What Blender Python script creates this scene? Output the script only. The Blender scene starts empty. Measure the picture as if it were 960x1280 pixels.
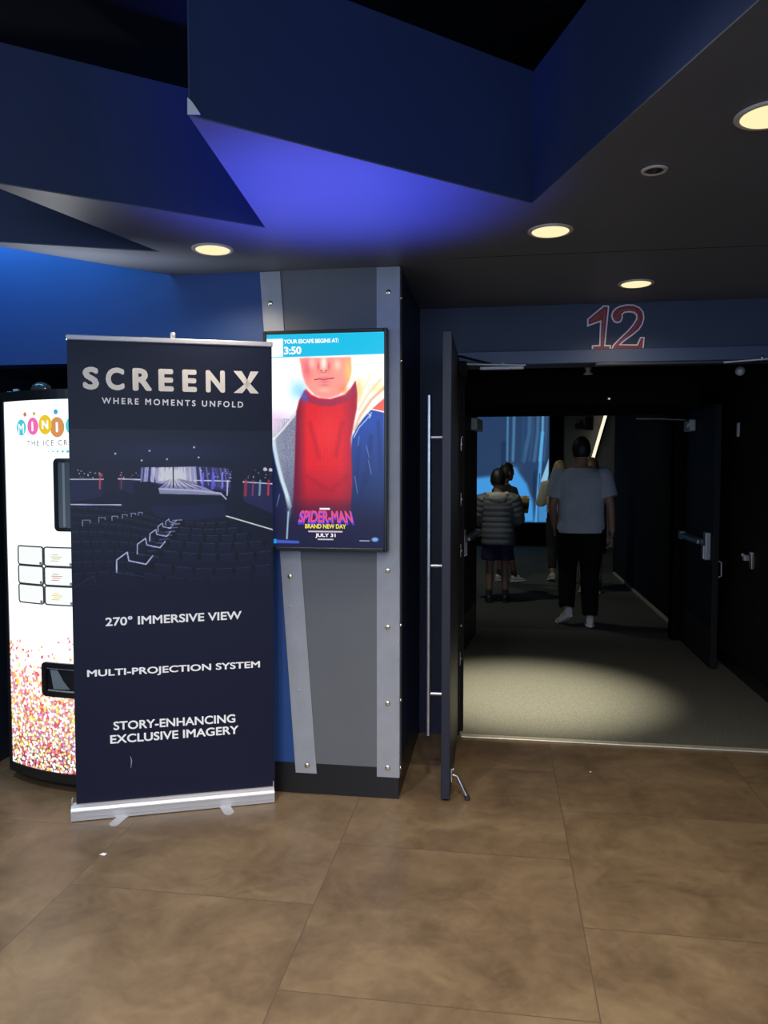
import bpy, bmesh, math, random
import numpy as np
from mathutils import Vector, Matrix, Euler

random.seed(7)
rng = np.random.default_rng(11)
PI = math.pi
SC = bpy.context.scene
COL = SC.collection

# ------------------------------------------------------------------ camera, world, lights, exposure
# axes: X runs along the auditorium doorway to the right, Y runs into it, Z up; metres
YAW, PITCH, CAM_H, FPX = math.radians(8.5), math.atan(50 / 960), 1.45, 960.0
cam_d = bpy.data.cameras.new('camera')
cam_d.sensor_fit = 'VERTICAL'
cam_d.sensor_height = 36.0
cam_d.lens = 36.0 * FPX / 1280.0
cam_d.clip_start = 0.05
cam = bpy.data.objects.new('camera', cam_d)
COL.objects.link(cam)
cam.location = (0, 0, CAM_H)
cam.rotation_euler = (PI / 2 - PITCH, 0, YAW)
SC.camera = cam

SC.view_settings.view_transform = 'Standard'
SC.view_settings.look = 'None'
SC.view_settings.gamma = 1.0
SC.view_settings.use_curve_mapping = False
SC.view_settings.exposure = 0.0

wd = bpy.data.worlds.new('lobby_ambient')
SC.world = wd
wd.use_nodes = True
wd.node_tree.nodes['Background'].inputs[0].default_value = (0.35, 0.42, 0.62, 1)
wd.node_tree.nodes['Background'].inputs[1].default_value = 0.030


def spot(name, loc, target, power, color, angle=100, blend=0.5, radius=0.06):
    l = bpy.data.lights.new(name, 'SPOT')
    l.energy, l.color = power, color
    l.spot_size, l.spot_blend = math.radians(angle), blend
    l.shadow_soft_size = radius
    o = bpy.data.objects.new(name, l)
    COL.objects.link(o)
    o.location = loc
    o.rotation_euler = (Vector(target) - Vector(loc)).to_track_quat('-Z', 'Y').to_euler()
    return o


def area(name, loc, target, power, color, sx, sy):
    l = bpy.data.lights.new(name, 'AREA')
    l.energy, l.color, l.shape, l.size, l.size_y = power, color, 'RECTANGLE', sx, sy
    o = bpy.data.objects.new(name, l)
    COL.objects.link(o)
    o.location = loc
    o.rotation_euler = (Vector(target) - Vector(loc)).to_track_quat('-Z', 'Y').to_euler()
    return o


WARM = (1.0, 0.84, 0.58)
NEUT = (1.0, 0.91, 0.78)
# lobby lamps up in the open ceiling void
spot('lobby_lamp', (-0.10, 1.35, 2.92), (0.0, 1.95, 0), 140, NEUT, 86, 0.8, 0.10)
spot('lobby_lamp', (-1.3, 0.8, 2.92), (-1.25, 1.5, 0), 230, (0.94, 0.95, 1.0), 96, 0.8, 0.10)
spot('lobby_lamp', (0.35, -0.3, 2.92), (0.55, 1.1, 0), 260, NEUT, 90, 0.8, 0.10)
spot('lobby_lamp', (-0.7, -1.4, 2.92), (-0.6, 0.3, 0), 190, NEUT, 104, 0.7, 0.10)
# unseen cool fill added behind and left of the camera for banner and fascias
area('lobby_fill', (0.4, -2.6, 1.9), (0.1, 3.0, 2.0), 95, (0.50, 0.68, 1.0), 4.5, 1.6)
area('lobby_fill', (-3.6, -0.6, 1.8), (0.9, 1.2, 2.5), 34, (0.50, 0.68, 1.0), 2.0, 1.4)
# blue wash on the ceiling and on the wall behind the vending machine
spot('blue_wash', (-0.57, 2.00, 0.08), (-0.55, 2.42, 2.33), 1120, (0.075, 0.10, 1.0), 33, 1.0, 0.22)
spot('soffit_fill', (-1.75, 2.98, 1.88), (-1.35, 2.5, 2.33), 17, (0.95, 0.97, 1.0), 150, 0.6, 0.05)  # added fill with no fixture, lightens the soffit points above the machine
area('blue_cove', (-1.85, 3.10, 2.72), (-1.85, 3.31, 1.9), 20, (0.14, 0.56, 1.0), 2.0, 0.10)
# vestibule lamp and the corridor's lamps
spot('vestibule_lamp', (0.20, 4.62, 2.30), (0.20, 5.02, 0), 760, (1, 0.92, 0.70), 48, 1.0, 0.05)
spot('corridor_lamp', (-0.5, 7.9, 2.9), (0.6, 10.0, 0), 48, (0.97, 1.0, 0.86), 120, 0.7, 0.05)
spot('corridor_lamp', (-0.6, 11.4, 3.0), (0.2, 12.2, 0), 44, (0.97, 1.0, 0.82), 120, 0.7, 0.05)

# ------------------------------------------------------------------ helpers


def srgb(r, g, b):
    f = lambda c: (c / 255 / 12.92) if c / 255 <= 0.04045 else ((c / 255 + 0.055) / 1.055) ** 2.4
    return (f(r), f(g), f(b))


def ray(px, py):
    fw = Vector((-math.sin(YAW) * math.cos(PITCH), math.cos(YAW) * math.cos(PITCH), -math.sin(PITCH)))
    rt = Vector((math.cos(YAW), math.sin(YAW), 0))
    return fw + rt * (px - 480) / FPX - rt.cross(fw) * (py - 640) / FPX


def on_y(px, py, Y):
    d = ray(px, py)
    return Vector((0, 0, CAM_H)) + d * (Y / d.y)


def mat(name, col, rough=0.6, metal=0.0, spec=0.5, var=0.0, scale=8.0, bump=0.0, bscale=60.0, emit=None, estr=0.0):
    m = bpy.data.materials.new(name)
    m.use_nodes = True
    nt = m.node_tree
    b = nt.nodes['Principled BSDF']
    b.inputs['Base Color'].default_value = (*col, 1)
    b.inputs['Roughness'].default_value = rough
    b.inputs['Metallic'].default_value = metal
    b.inputs['Specular IOR Level'].default_value = spec
    if var > 0 or bump > 0:
        tc = nt.nodes.new('ShaderNodeTexCoord')
    if var > 0:
        n = nt.nodes.new('ShaderNodeTexNoise')
        n.inputs['Scale'].default_value = scale
        n.inputs['Detail'].default_value = 5
        nt.links.new(tc.outputs['Object'], n.inputs['Vector'])
        r = nt.nodes.new('ShaderNodeValToRGB')
        r.color_ramp.elements[0].position = 0.3
        r.color_ramp.elements[1].position = 0.7
        r.color_ramp.elements[0].color = (*[c * (1 - var) for c in col], 1)
        r.color_ramp.elements[1].color = (*[min(1, c * (1 + var)) for c in col], 1)
        nt.links.new(n.outputs[0], r.inputs[0])
        nt.links.new(r.outputs[0], b.inputs['Base Color'])
    if bump > 0:
        n2 = nt.nodes.new('ShaderNodeTexNoise')
        n2.inputs['Scale'].default_value = bscale
        nt.links.new(tc.outputs['Object'], n2.inputs['Vector'])
        bp = nt.nodes.new('ShaderNodeBump')
        bp.inputs['Strength'].default_value = bump
        bp.inputs['Distance'].default_value = 0.01
        nt.links.new(n2.outputs[0], bp.inputs['Height'])
        nt.links.new(bp.outputs[0], b.inputs['Normal'])
    if emit:
        b.inputs['Emission Color'].default_value = (*emit, 1)
        b.inputs['Emission Strength'].default_value = estr
    return m


def paint_mat(name, rough=0.5, emission=0.0):
    """a printed picture or a lit screen: colour read from the mesh's own picture attribute"""
    m = bpy.data.materials.new(name)
    m.use_nodes = True
    nt = m.node_tree
    b = nt.nodes['Principled BSDF']
    a = nt.nodes.new('ShaderNodeAttribute')
    a.attribute_name = 'picture'
    if emission > 0:
        b.inputs['Base Color'].default_value = (0.01, 0.01, 0.012, 1)
        nt.links.new(a.outputs['Color'], b.inputs['Emission Color'])
        b.inputs['Emission Strength'].default_value = emission
    else:
        nt.links.new(a.outputs['Color'], b.inputs['Base Color'])
    b.inputs['Roughness'].default_value = rough
    b.inputs['Specular IOR Level'].default_value = 0.3
    return m


def tag(o, label, cat, group=None, kind=None):
    o['label'] = label
    o['category'] = cat
    if group:
        o['group'] = group
    if kind:
        o['kind'] = kind
    return o


def empty(name, loc, rz=0.0):
    o = bpy.data.objects.new(name, None)
    o.empty_display_size = 0.1
    COL.objects.link(o)
    o.location = loc
    o.rotation_euler = (0, 0, rz)
    return o


def local_matrix(o):
    m = Matrix.Translation(o.location) @ o.rotation_euler.to_matrix().to_4x4()
    return local_matrix(o.parent) @ m if o.parent else m


class MB:
    def __init__(s):
        s.v, s.f, s.mi, s.sm = [], [], [], []

    def add(s, verts, faces, mi=0, smooth=False):
        k = len(s.v)
        s.v += [Vector(p) for p in verts]
        s.f += [tuple(i + k for i in f) for f in faces]
        s.mi += [mi] * len(faces)
        s.sm += [smooth] * len(faces)
        return s

    def box(s, a, b, mi=0, M=None):
        x0, x1 = sorted((a[0], b[0])); y0, y1 = sorted((a[1], b[1])); z0, z1 = sorted((a[2], b[2]))
        v = [Vector(p) for p in ((x0, y0, z0), (x1, y0, z0), (x1, y1, z0), (x0, y1, z0), (x0, y0, z1), (x1, y0, z1), (x1, y1, z1), (x0, y1, z1))]
        if M:
            v = [M @ p for p in v]
        return s.add(v, [(0, 3, 2, 1), (4, 5, 6, 7), (0, 1, 5, 4), (1, 2, 6, 5), (2, 3, 7, 6), (3, 0, 4, 7)], mi)

    def bbox(s, a, b, r=0.004, mi=0, M=None, seg=2):
        """box with rounded edges"""
        bm = bmesh.new()
        x0, x1 = sorted((a[0], b[0])); y0, y1 = sorted((a[1], b[1])); z0, z1 = sorted((a[2], b[2]))
        bmesh.ops.create_cube(bm, size=1)
        for v in bm.verts:
            v.co = Vector((x0 + (v.co.x + .5) * (x1 - x0), y0 + (v.co.y + .5) * (y1 - y0), z0 + (v.co.z + .5) * (z1 - z0)))
        r = min(r, 0.45 * min(x1 - x0, y1 - y0, z1 - z0))
        bmesh.ops.bevel(bm, geom=bm.edges[:], offset=r, segments=seg, profile=0.5, affect='EDGES')
        bm.verts.index_update()
        v = [M @ p.co if M else p.co.copy() for p in bm.verts]
        s.add(v, [tuple(q.index for q in f.verts) for f in bm.faces], mi)
        bm.free()
        return s

    def loops(s, loops, mi=0, smooth=True, cap=True):
        n = len(loops[0])
        v = [p for l in loops for p in l]
        f = []
        for k in range(len(loops) - 1):
            for i in range(n):
                j = (i + 1) % n
                f.append((k * n + i, k * n + j, (k + 1) * n + j, (k + 1) * n + i))
        s.add(v, f, mi, smooth)
        if cap:
            s.add(loops[0], [tuple(range(n))[::-1]], mi)
            s.add(loops[-1], [tuple(range(n))], mi)
        return s

    def tube(s, pts, rad, n=12, mi=0, cap=True, smooth=True, flat=1.0):
        pts = [Vector(p) for p in pts]
        if not hasattr(rad, '__len__'):
            rad = [rad] * len(pts)
        loops, u = [], None
        for k, p in enumerate(pts):
            t = (pts[min(k + 1, len(pts) - 1)] - pts[max(k - 1, 0)]).normalized()
            if u is None:
                u = t.orthogonal().normalized()
                if abs(t.z) > 0.7:
                    u = (Vector((1, 0, 0)) - t * t.x).normalized()
            u = (u - t * u.dot(t)).normalized()
            w = t.cross(u)
            loops.append([p + u * math.cos(2 * PI * i / n) * rad[k] + w * math.sin(2 * PI * i / n) * rad[k] * flat for i in range(n)])
        return s.loops(loops, mi, smooth, cap)

    def lathe(s, c, prof, n=32, mi=0, axis='Z', smooth=True):
        """profile (radius, height) turned about an axis through c"""
        c = Vector(c)
        loops = []
        for r, h in prof:
            l = []
            for i in range(n):
                a = 2 * PI * i / n
                p = (r * math.cos(a), r * math.sin(a), h)
                if axis == 'Y':
                    p = (p[0], p[2], p[1])
                elif axis == 'X':
                    p = (p[2], p[0], p[1])
                l.append(c + Vector(p))
            loops.append(l)
        return s.loops(loops, mi, smooth, True)

    def ball(s, c, r, n=16, m=10, mi=0, M=None):
        c = Vector(c)
        rx, ry, rz = r if hasattr(r, '__len__') else (r, r, r)
        loops = []
        for k in range(m + 1):
            a = -PI / 2 + PI * k / m
            a = max(min(a, PI / 2 - 0.02), -PI / 2 + 0.02)
            l = [c + Vector((rx * math.cos(a) * math.cos(2 * PI * i / n), ry * math.cos(a) * math.sin(2 * PI * i / n), rz * math.sin(a))) for i in range(n)]
            if M:
                l = [M @ p for p in l]
            loops.append(l)
        return s.loops(loops, mi, True, True)

    def prism(s, poly, ex, mi=0):
        """3D polygon pushed along the vector ex"""
        n = len(poly)
        ex = Vector(ex)
        a = [Vector(p) for p in poly]
        b = [p + ex for p in a]
        s.add(a + b, [tuple(range(n))[::-1], tuple(range(n, 2 * n))] + [(i, (i + 1) % n, n + (i + 1) % n, n + i) for i in range(n)], mi)
        return s

    def build(s, name, mats, parent=None, world=True):
        me = bpy.data.meshes.new(name)
        v = s.v
        if parent is not None and world:
            inv = local_matrix(parent).inverted()
            v = [inv @ p for p in v]
        org = Vector((0, 0, 0))
        if parent is None and v:
            xs = [p.x for p in v]; ys = [p.y for p in v]; zs = [p.z for p in v]
            org = Vector(((min(xs) + max(xs)) / 2, (min(ys) + max(ys)) / 2, min(zs)))
        me.from_pydata([tuple(p - org) for p in v], [], s.f)
        for m in (mats if isinstance(mats, (list, tuple)) else [mats]):
            me.materials.append(m)
        me.polygons.foreach_set('material_index', s.mi)
        me.polygons.foreach_set('use_smooth', s.sm)
        me.update()
        bm = bmesh.new(); bm.from_mesh(me)
        bmesh.ops.recalc_face_normals(bm, faces=bm.faces[:])
        bm.to_mesh(me); bm.free()
        o = bpy.data.objects.new(name, me)
        COL.objects.link(o)
        if parent is not None:
            o.parent = parent
        else:
            o.location = org
        return o


def struct(name, mb, m, label, cat, parent=None):
    o = mb.build(name, m, parent)
    if parent is None:
        tag(o, label, cat, kind='structure')
    return o


def text_loops(body, weight=0.0, spacing=1.0, res=4, line=1.0, align='LEFT'):
    """flat mesh of a word, normalised to a 1 x 1 box; weight thickens the strokes"""
    c = bpy.data.curves.new('word', 'FONT')
    c.body, c.size, c.space_character, c.resolution_u, c.space_line, c.align_x = body, 1.0, spacing, res, line, align
    o = bpy.data.objects.new('word', c)
    COL.objects.link(o)
    dg = bpy.context.evaluated_depsgraph_get()
    me = bpy.data.meshes.new_from_object(o.evaluated_get(dg))
    v = np.array([p.co[:2] for p in me.vertices]); f = [tuple(p.vertices) for p in me.polygons]
    bpy.data.objects.remove(o); bpy.data.curves.remove(c); bpy.data.meshes.remove(me)
    n0 = len(v)
    if weight > 0:
        n = len(v)
        sh = [(0, 0)] + [(weight * math.cos(a), weight * math.sin(a)) for a in [PI / 4 * k for k in range(8)]]
        v = np.concatenate([v + np.array(q) for q in sh])
        f = [tuple(i + k * n for i in q) for k in range(len(sh)) for q in f]
    lo, hi = v.min(0), v.max(0)
    layer = np.repeat(np.arange(len(v) // n0), n0)
    return (v - lo) / (hi - lo), f, layer


def lifted(place):
    """the same placing, with each stroke layer a hair above the one below"""
    n = (place(1, 0) - place(0, 0)).cross(place(0, 1) - place(0, 0)).normalized()
    return lambda x, y, k: place(x, y) + n * (0.00005 * k)


def word(mb, body, place, weight=0.02, spacing=1.0, mi=0, **k):
    """place(x, y) turns the unit box into a point of the scene"""
    v, f, ly = text_loops(body, weight, spacing, **k)
    up = lifted(place)
    mb.add([up(x, y, q) for (x, y), q in zip(v, ly)], f, mi)


def words(body, place, name, m, parent, world=True, **k):
    """a line of lettering, each word a part of its own"""
    v, f, ly = text_loops(body, k.pop('weight', 0.02), k.pop('spacing', 1.0), **k)
    up = lifted(place)
    n_ = len(body.split())
    iv = sorted((min(v[i][0] for i in q), max(v[i][0] for i in q)) for q in f)
    gaps, hi = [], iv[0][1]
    for a_, b_ in iv[1:]:
        if a_ > hi:
            gaps.append((a_ - hi, (a_ + hi) / 2))
        hi = max(hi, b_)
    cuts = sorted(c_ for _, c_ in sorted(gaps)[::-1][:n_ - 1])
    for w_ in range(n_):
        lo_, hi_ = ([-9] + cuts)[w_], (cuts + [9])[w_]
        fs = [q for q in f if lo_ < v[q[0]][0] < hi_]
        us = sorted({i for q in fs for i in q})
        ix = {i: k_ for k_, i in enumerate(us)}
        MB().add([up(*v[i], ly[i]) for i in us], [tuple(ix[i] for i in q) for q in fs]).build(name, m, parent, world=world)


def quad_place(a, b, c, d):
    """unit box onto the corners lower-left, lower-right, upper-right, upper-left"""
    a, b, c, d = map(Vector, (a, b, c, d))
    return lambda x, y: a * (1 - x) * (1 - y) + b * x * (1 - y) + c * x * y + d * (1 - x) * y


# ---- pictures (a print, a screen): a fine grid of coloured cells painted with shapes
class Paint:
    def __init__(s, x0, x1, y0, y1, nx, ny, base):
        s.nx, s.ny = nx, ny
        s.ext = (x0, x1, y0, y1)
        xs = x0 + (np.arange(nx) + .5) / nx * (x1 - x0)
        ys = y0 + (np.arange(ny) + .5) / ny * (y1 - y0)
        s.X, s.Y = np.meshgrid(xs, ys)
        s.c = np.zeros((ny, nx, 3)) + np.array(base, float)

    def blend(s, m, col):
        m = np.clip(m, 0, 1)[..., None]
        s.c = s.c * (1 - m) + np.array(col, float) * m

    def poly(s, pts, col, a=1.0, soft=1.5):
        ins = np.zeros(s.X.shape, bool)
        dist = np.full(s.X.shape, 1e9)
        for (x1, y1), (x2, y2) in zip(pts, pts[1:] + pts[:1]):
            cond = ((y1 > s.Y) != (y2 > s.Y))
            with np.errstate(divide='ignore', invalid='ignore'):
                xi = (x2 - x1) * (s.Y - y1) / ((y2 - y1) if y2 != y1 else 1e-9) + x1
            ins ^= cond & (s.X < xi)
            dist = np.minimum(dist, s.seg(x1, y1, x2, y2))
        sd = np.where(ins, dist, -dist)
        m = np.clip(0.5 + sd / (2 * soft), 0, 1) * a
        s.blend(m, col)
        return m

    def seg(s, x1, y1, x2, y2):
        dx, dy = x2 - x1, y2 - y1
        t = np.clip(((s.X - x1) * dx + (s.Y - y1) * dy) / (dx * dx + dy * dy + 1e-9), 0, 1)
        return np.hypot(s.X - x1 - t * dx, s.Y - y1 - t * dy)

    def line(s, pts, w, col, a=1.0, soft=1.2):
        d = np.full(s.X.shape, 1e9)
        for (x1, y1), (x2, y2) in zip(pts, pts[1:]):
            d = np.minimum(d, s.seg(x1, y1, x2, y2))
        s.blend(np.clip(0.5 + (w / 2 - d) / (2 * soft), 0, 1) * a, col)

    def spot(s, x, y, rx, ry, col, a=1.0):
        d = ((s.X - x) / rx) ** 2 + ((s.Y - y) / ry) ** 2
        s.blend(np.exp(-d * 1.5) * a, col)

    def oval(s, x, y, rx, ry, col, a=1.0, soft=.15):
        d = np.sqrt(((s.X - x) / rx) ** 2 + ((s.Y - y) / ry) ** 2)
        s.blend(np.clip(.5 + (1 - d) / (2 * soft), 0, 1) * a, col)

    def build(s, name, m, place, parent):
        """place(u, v): 0..1 across, 0..1 down"""
        nx, ny = s.nx, s.ny
        v = [place(i / nx, j / ny) for j in range(ny + 1) for i in range(nx + 1)]
        f = [(j * (nx + 1) + i, (j + 1) * (nx + 1) + i, (j + 1) * (nx + 1) + i + 1, j * (nx + 1) + i + 1) for j in range(ny) for i in range(nx)]
        inv = local_matrix(parent).inverted() if parent else Matrix()
        me = bpy.data.meshes.new(name)
        me.from_pydata([tuple(inv @ Vector(p)) for p in v], [], f)
        at = me.color_attributes.new('picture', 'FLOAT_COLOR', 'CORNER')
        c = np.clip(s.c.reshape(-1, 3), 0, 255) / 255
        lin = np.where(c <= .04045, c / 12.92, ((c + .055) / 1.055) ** 2.4)
        lin = np.concatenate([lin, np.ones((len(lin), 1))], 1)
        at.data.foreach_set('color', np.repeat(lin, 4, axis=0).astype(np.float32).ravel())
        me.materials.append(m)
        o = bpy.data.objects.new(name, me)
        COL.objects.link(o)
        o.parent = parent
        return o


# ------------------------------------------------------------------ materials
M = {}
M['fascia'] = mat('navy_fascia_paint', (0.0145, 0.0285, 0.082), 0.6, var=0.05, scale=5)
M['ceiling'] = mat('grey_soffit_paint', (0.10, 0.114, 0.142), 0.5, var=0.05, scale=3, bump=0.05, bscale=30)
M['black'] = mat('black_paint', (0.004, 0.004, 0.005), 0.9, spec=0.1)
M['blue'] = mat('blue_wall_paint', (0.008, 0.046, 0.19), 0.55, var=0.04, scale=4)
M['navy'] = mat('navy_wall_paint', (0.018, 0.031, 0.070), 0.55, var=0.05, scale=4)
M['deep'] = mat('deep_navy_paint_and_shade', (0.007, 0.013, 0.050), 0.5)
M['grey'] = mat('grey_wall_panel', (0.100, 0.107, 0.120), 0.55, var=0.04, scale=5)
M['base'] = mat('black_vinyl_base', (0.006, 0.007, 0.009), 0.35)
M['dark'] = mat('dark_vestibule_paint', (0.008, 0.008, 0.010), 0.8, spec=0.2, var=0.1)
M['door'] = mat('black_door_paint', (0.008, 0.008, 0.010), 0.6, spec=0.25, var=0.1)
M['doorblue'] = mat('navy_door_paint', (0.008, 0.010, 0.022), 0.45)
M['steel'] = mat('brushed_steel', (0.55, 0.55, 0.56), 0.32, 1.0, var=0.08, scale=20)
M['strip'] = mat('satin_aluminium_strip', (0.29, 0.305, 0.34), 0.45, 0.2, var=0.06, scale=14)
M['alu'] = mat('anodised_aluminium', (0.50, 0.50, 0.52), 0.4, 0.4)
M['brass'] = mat('pale_screw_metal', (0.75, 0.68, 0.5), 0.25, 1.0)
M['rubber'] = mat('black_rubber', (0.012, 0.012, 0.012), 0.7)
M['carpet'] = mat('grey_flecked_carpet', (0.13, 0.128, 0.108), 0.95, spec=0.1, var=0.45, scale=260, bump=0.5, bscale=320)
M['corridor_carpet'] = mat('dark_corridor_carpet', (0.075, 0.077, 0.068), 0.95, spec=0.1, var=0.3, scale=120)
M['threshold'] = mat('pale_threshold_metal', (0.62, 0.58, 0.47), 0.4, 0.4, var=0.1, scale=30)
M['print'] = mat('navy_banner_print', (0.0038, 0.0058, 0.0235), 0.45, spec=0.3)
M['white'] = mat('white_print', (0.86, 0.86, 0.85), 0.5)
M['cream'] = mat('pale_gold_print', (0.84, 0.79, 0.70), 0.45, var=0.08, scale=4)
M['bezel'] = mat('black_display_bezel', (0.012, 0.012, 0.014), 0.3)
M['cabinet'] = mat('black_cabinet_metal', (0.010, 0.010, 0.011), 0.35)
M['pane'] = mat('dim_window_glass', (0.16, 0.20, 0.22), 0.08, var=0.1, scale=3)
M['silver'] = mat('satin_silver_plastic', (0.42, 0.43, 0.44), 0.45, 0.3)
M['red'] = mat('deep_red_vinyl', (0.22, 0.006, 0.016), 0.3)
M['pink'] = mat('pale_pink_outline', (0.85, 0.72, 0.78), 0.35)
M['pink2'] = mat('rose_inline', (0.42, 0.13, 0.17), 0.35)
M['lens'] = mat('lit_lamp_lens', (0.04, 0.04, 0.03), 0.4, emit=(1.0, 0.86, 0.48), estr=1.05)
M['ring'] = mat('white_lamp_ring', (0.5, 0.48, 0.44), 0.4)
M['led'] = mat('white_light_line', (0.9, 0.9, 0.8), 0.3, emit=(1.0, 0.93, 0.70), estr=1.0)


def floor_mat():
    m = bpy.data.materials.new('brown_stone_tiles')
    m.use_nodes = True
    nt = m.node_tree
    N = lambda t, **k: nt.nodes.new(t)
    L = nt.links.new
    b = nt.nodes['Principled BSDF']
    geo = N('ShaderNodeNewGeometry')
    sep = N('ShaderNodeSeparateXYZ'); L(geo.outputs['Position'], sep.inputs[0])

    def math_(op, a, bb=None, c=None):
        n = N('ShaderNodeMath'); n.operation = op
        for i, q in enumerate((a, bb, c)):
            if q is None: continue
            if isinstance(q, (int, float)): n.inputs[i].default_value = q
            else: L(q, n.inputs[i])
        return n.outputs[0]
    TX, TY = 0.880, 0.858
    u = math_('DIVIDE', math_('ADD', sep.outputs[0], 1.483), TX)
    col = math_('FLOOR', u)
    fu = math_('SUBTRACT', u, col)
    odd = math_('MODULO', math_('ADD', col, 20), 2)          # 1 for the column holding joints at 2.87
    v = math_('ADD', math_('DIVIDE', math_('SUBTRACT', sep.outputs[1], 2.872 - 8 * TY), TY), math_('MULTIPLY', math_('SUBTRACT', 1, odd), 0.5))
    row = math_('FLOOR', v)
    fv = math_('SUBTRACT', v, row)
    du = math_('MULTIPLY', math_('MINIMUM', fu, math_('SUBTRACT', 1, fu)), TX)
    dv = math_('MULTIPLY', math_('MINIMUM', fv, math_('SUBTRACT', 1, fv)), TY)
    d = math_('MINIMUM', du, dv)
    joint = N('ShaderNodeMapRange'); L(d, joint.inputs[0])
    joint.inputs[1].default_value, joint.inputs[2].default_value = 0.0008, 0.0026
    wn = N('ShaderNodeTexWhiteNoise'); wn.noise_dimensions = '2D'
    cv = N('ShaderNodeCombineXYZ'); L(col, cv.inputs[0]); L(row, cv.inputs[1]); L(cv.outputs[0], wn.inputs['Vector'])
    off = N('ShaderNodeVectorMath'); off.operation = 'MULTIPLY_ADD'
    L(wn.outputs['Color'], off.inputs[0]); off.inputs[1].default_value = (40, 40, 40); L(geo.outputs['Position'], off.inputs[2])
    n1 = N('ShaderNodeTexNoise'); n1.inputs['Scale'].default_value = 3.2; n1.inputs['Detail'].default_value = 8; n1.inputs['Roughness'].default_value = 0.62; n1.inputs['Distortion'].default_value = 0.6
    L(off.outputs[0], n1.inputs['Vector'])
    n2 = N('ShaderNodeTexNoise'); n2.inputs['Scale'].default_value = 14; n2.inputs['Detail'].default_value = 6; n2.inputs['Distortion'].default_value = 1.5
    L(off.outputs[0], n2.inputs['Vector'])
    mix = math_('ADD', math_('MULTIPLY', n1.outputs[0], 0.75), math_('MULTIPLY', n2.outputs[0], 0.25))
    mix = math_('ADD', mix, math_('MULTIPLY', math_('SUBTRACT', wn.outputs['Value'], 0.5), 0.06))
    r = N('ShaderNodeValToRGB'); L(mix, r.inputs[0])
    e = r.color_ramp.elements
    e[0].position, e[0].color = 0.345, (0.104, 0.067, 0.037, 1)
    e[1].position, e[1].color = 0.67, (0.220, 0.153, 0.086, 1)
    k = e.new(0.5); k.color = (0.156, 0.105, 0.058, 1)
    mx = N('ShaderNodeMix'); mx.data_type = 'RGBA'
    L(joint.outputs[0], mx.inputs['Factor']); mx.inputs['A'].default_value = (0.085, 0.060, 0.042, 1); L(r.outputs[0], mx.inputs['B'])
    L(mx.outputs['Result'], b.inputs['Base Color'])
    rr = N('ShaderNodeMapRange'); L(n2.outputs[0], rr.inputs[0]); rr.inputs[3].default_value, rr.inputs[4].default_value = 0.30, 0.44
    L(rr.outputs[0], b.inputs['Roughness'])
    bp = N('ShaderNodeBump'); bp.inputs['Strength'].default_value = 0.12; bp.inputs['Distance'].default_value = 0.004
    L(math_('MULTIPLY', mix, joint.outputs[0]), bp.inputs['Height']); L(bp.outputs[0], b.inputs['Normal'])
    return m


M['floor'] = floor_mat()

# ------------------------------------------------------------------ the setting
ZC, YF, YD = 2.33, 3.312, 4.19          # soffit height, front wall, doorway wall
XL, XR, YB = -5.0, 4.2, -3.0
XJ, XJR = -0.205, 1.60                  # doorway jambs
YI = 6.87                               # inner doors
XIL, XIR = -0.235, 1.485

struct('floor', MB().box((XL, YB, -0.06), (XR, YD, 0.0)), M['floor'], 'brown stone-look tile floor of the cinema lobby', 'floor')
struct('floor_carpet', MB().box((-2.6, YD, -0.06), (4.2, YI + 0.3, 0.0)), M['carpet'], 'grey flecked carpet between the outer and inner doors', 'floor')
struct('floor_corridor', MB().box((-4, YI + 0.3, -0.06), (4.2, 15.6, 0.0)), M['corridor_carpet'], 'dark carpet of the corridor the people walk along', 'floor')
struct('trim_1', MB().bbox((XJ + 0.01, YD - 0.045, 0.0), (XJR, YD + 0.0, 0.008), 0.003), M['threshold'], 'pale metal threshold strip between brown tiles and carpet', 'threshold')

# star-shaped soffit with upright navy fascia boards along its broken edge
A, B, Cc, D, E_, T, G = (0.101, 2.618), (-0.766, 1.857), (-0.840, 2.729), (-1.560, 2.165), (-1.349, 2.959), (-2.025, 2.698), (-1.466, 3.30)
FR = (1.72, -1.92)
outline = [A, B, Cc, D, E_, T, G, (-1.466, YF + 0.05), (-0.43, YF + 0.05), (-0.43, YD + 0.1), (XR, YD + 0.1), (XR, FR[1]), FR]
ceil = struct('ceiling', MB().prism([(x, y, ZC) for x, y in outline], (0, 0, 0.006)), M['ceiling'], 'low grey star-pointed soffit over the doorway', 'ceiling')
area2 = sum(p[0] * q[1] - q[0] * p[1] for p, q in zip(outline, outline[1:] + outline[:1]))
for p, q in ((A, B), (B, Cc), (Cc, D), (D, E_), (E_, T), (T, G), (FR, A)):
    pv, qv = Vector((*p, 0)), Vector((*q, 0))
    t = (qv - pv).normalized()
    inn = Vector((-t.y, t.x, 0)) * (1 if area2 > 0 else -1) * 0.004
    z0, z1 = Vector((0, 0, ZC + 0.004)), Vector((0, 0, 0.42))
    MB().prism([pv + z0, qv + z0, qv + z0 + inn, pv + z0 + inn], z1).build('fascia', M['fascia'], ceil)
chip = MB().prism([(-0.768, 1.852, 2.331), (-0.744, 1.876, 2.340), (-0.760, 1.862, 2.365), (-0.768, 1.853, 2.372)], (0.002, -0.003, 0))
o = chip.build('torn_corner_bead', M['white'], ceil); o['label'] = 'torn white corner bead'
# faint joint line across the soffit
MB().box((-0.2, 3.22, ZC - 0.0006), (XR, 3.2235, ZC)).build('joint_strip', M['black'], ceil)
struct('ceiling_2', MB().box((XL, YB, 3.0), (XR, YF + 1.2, 3.06)), M['black'], 'black open ceiling above the navy fascia boards', 'ceiling')

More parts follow.
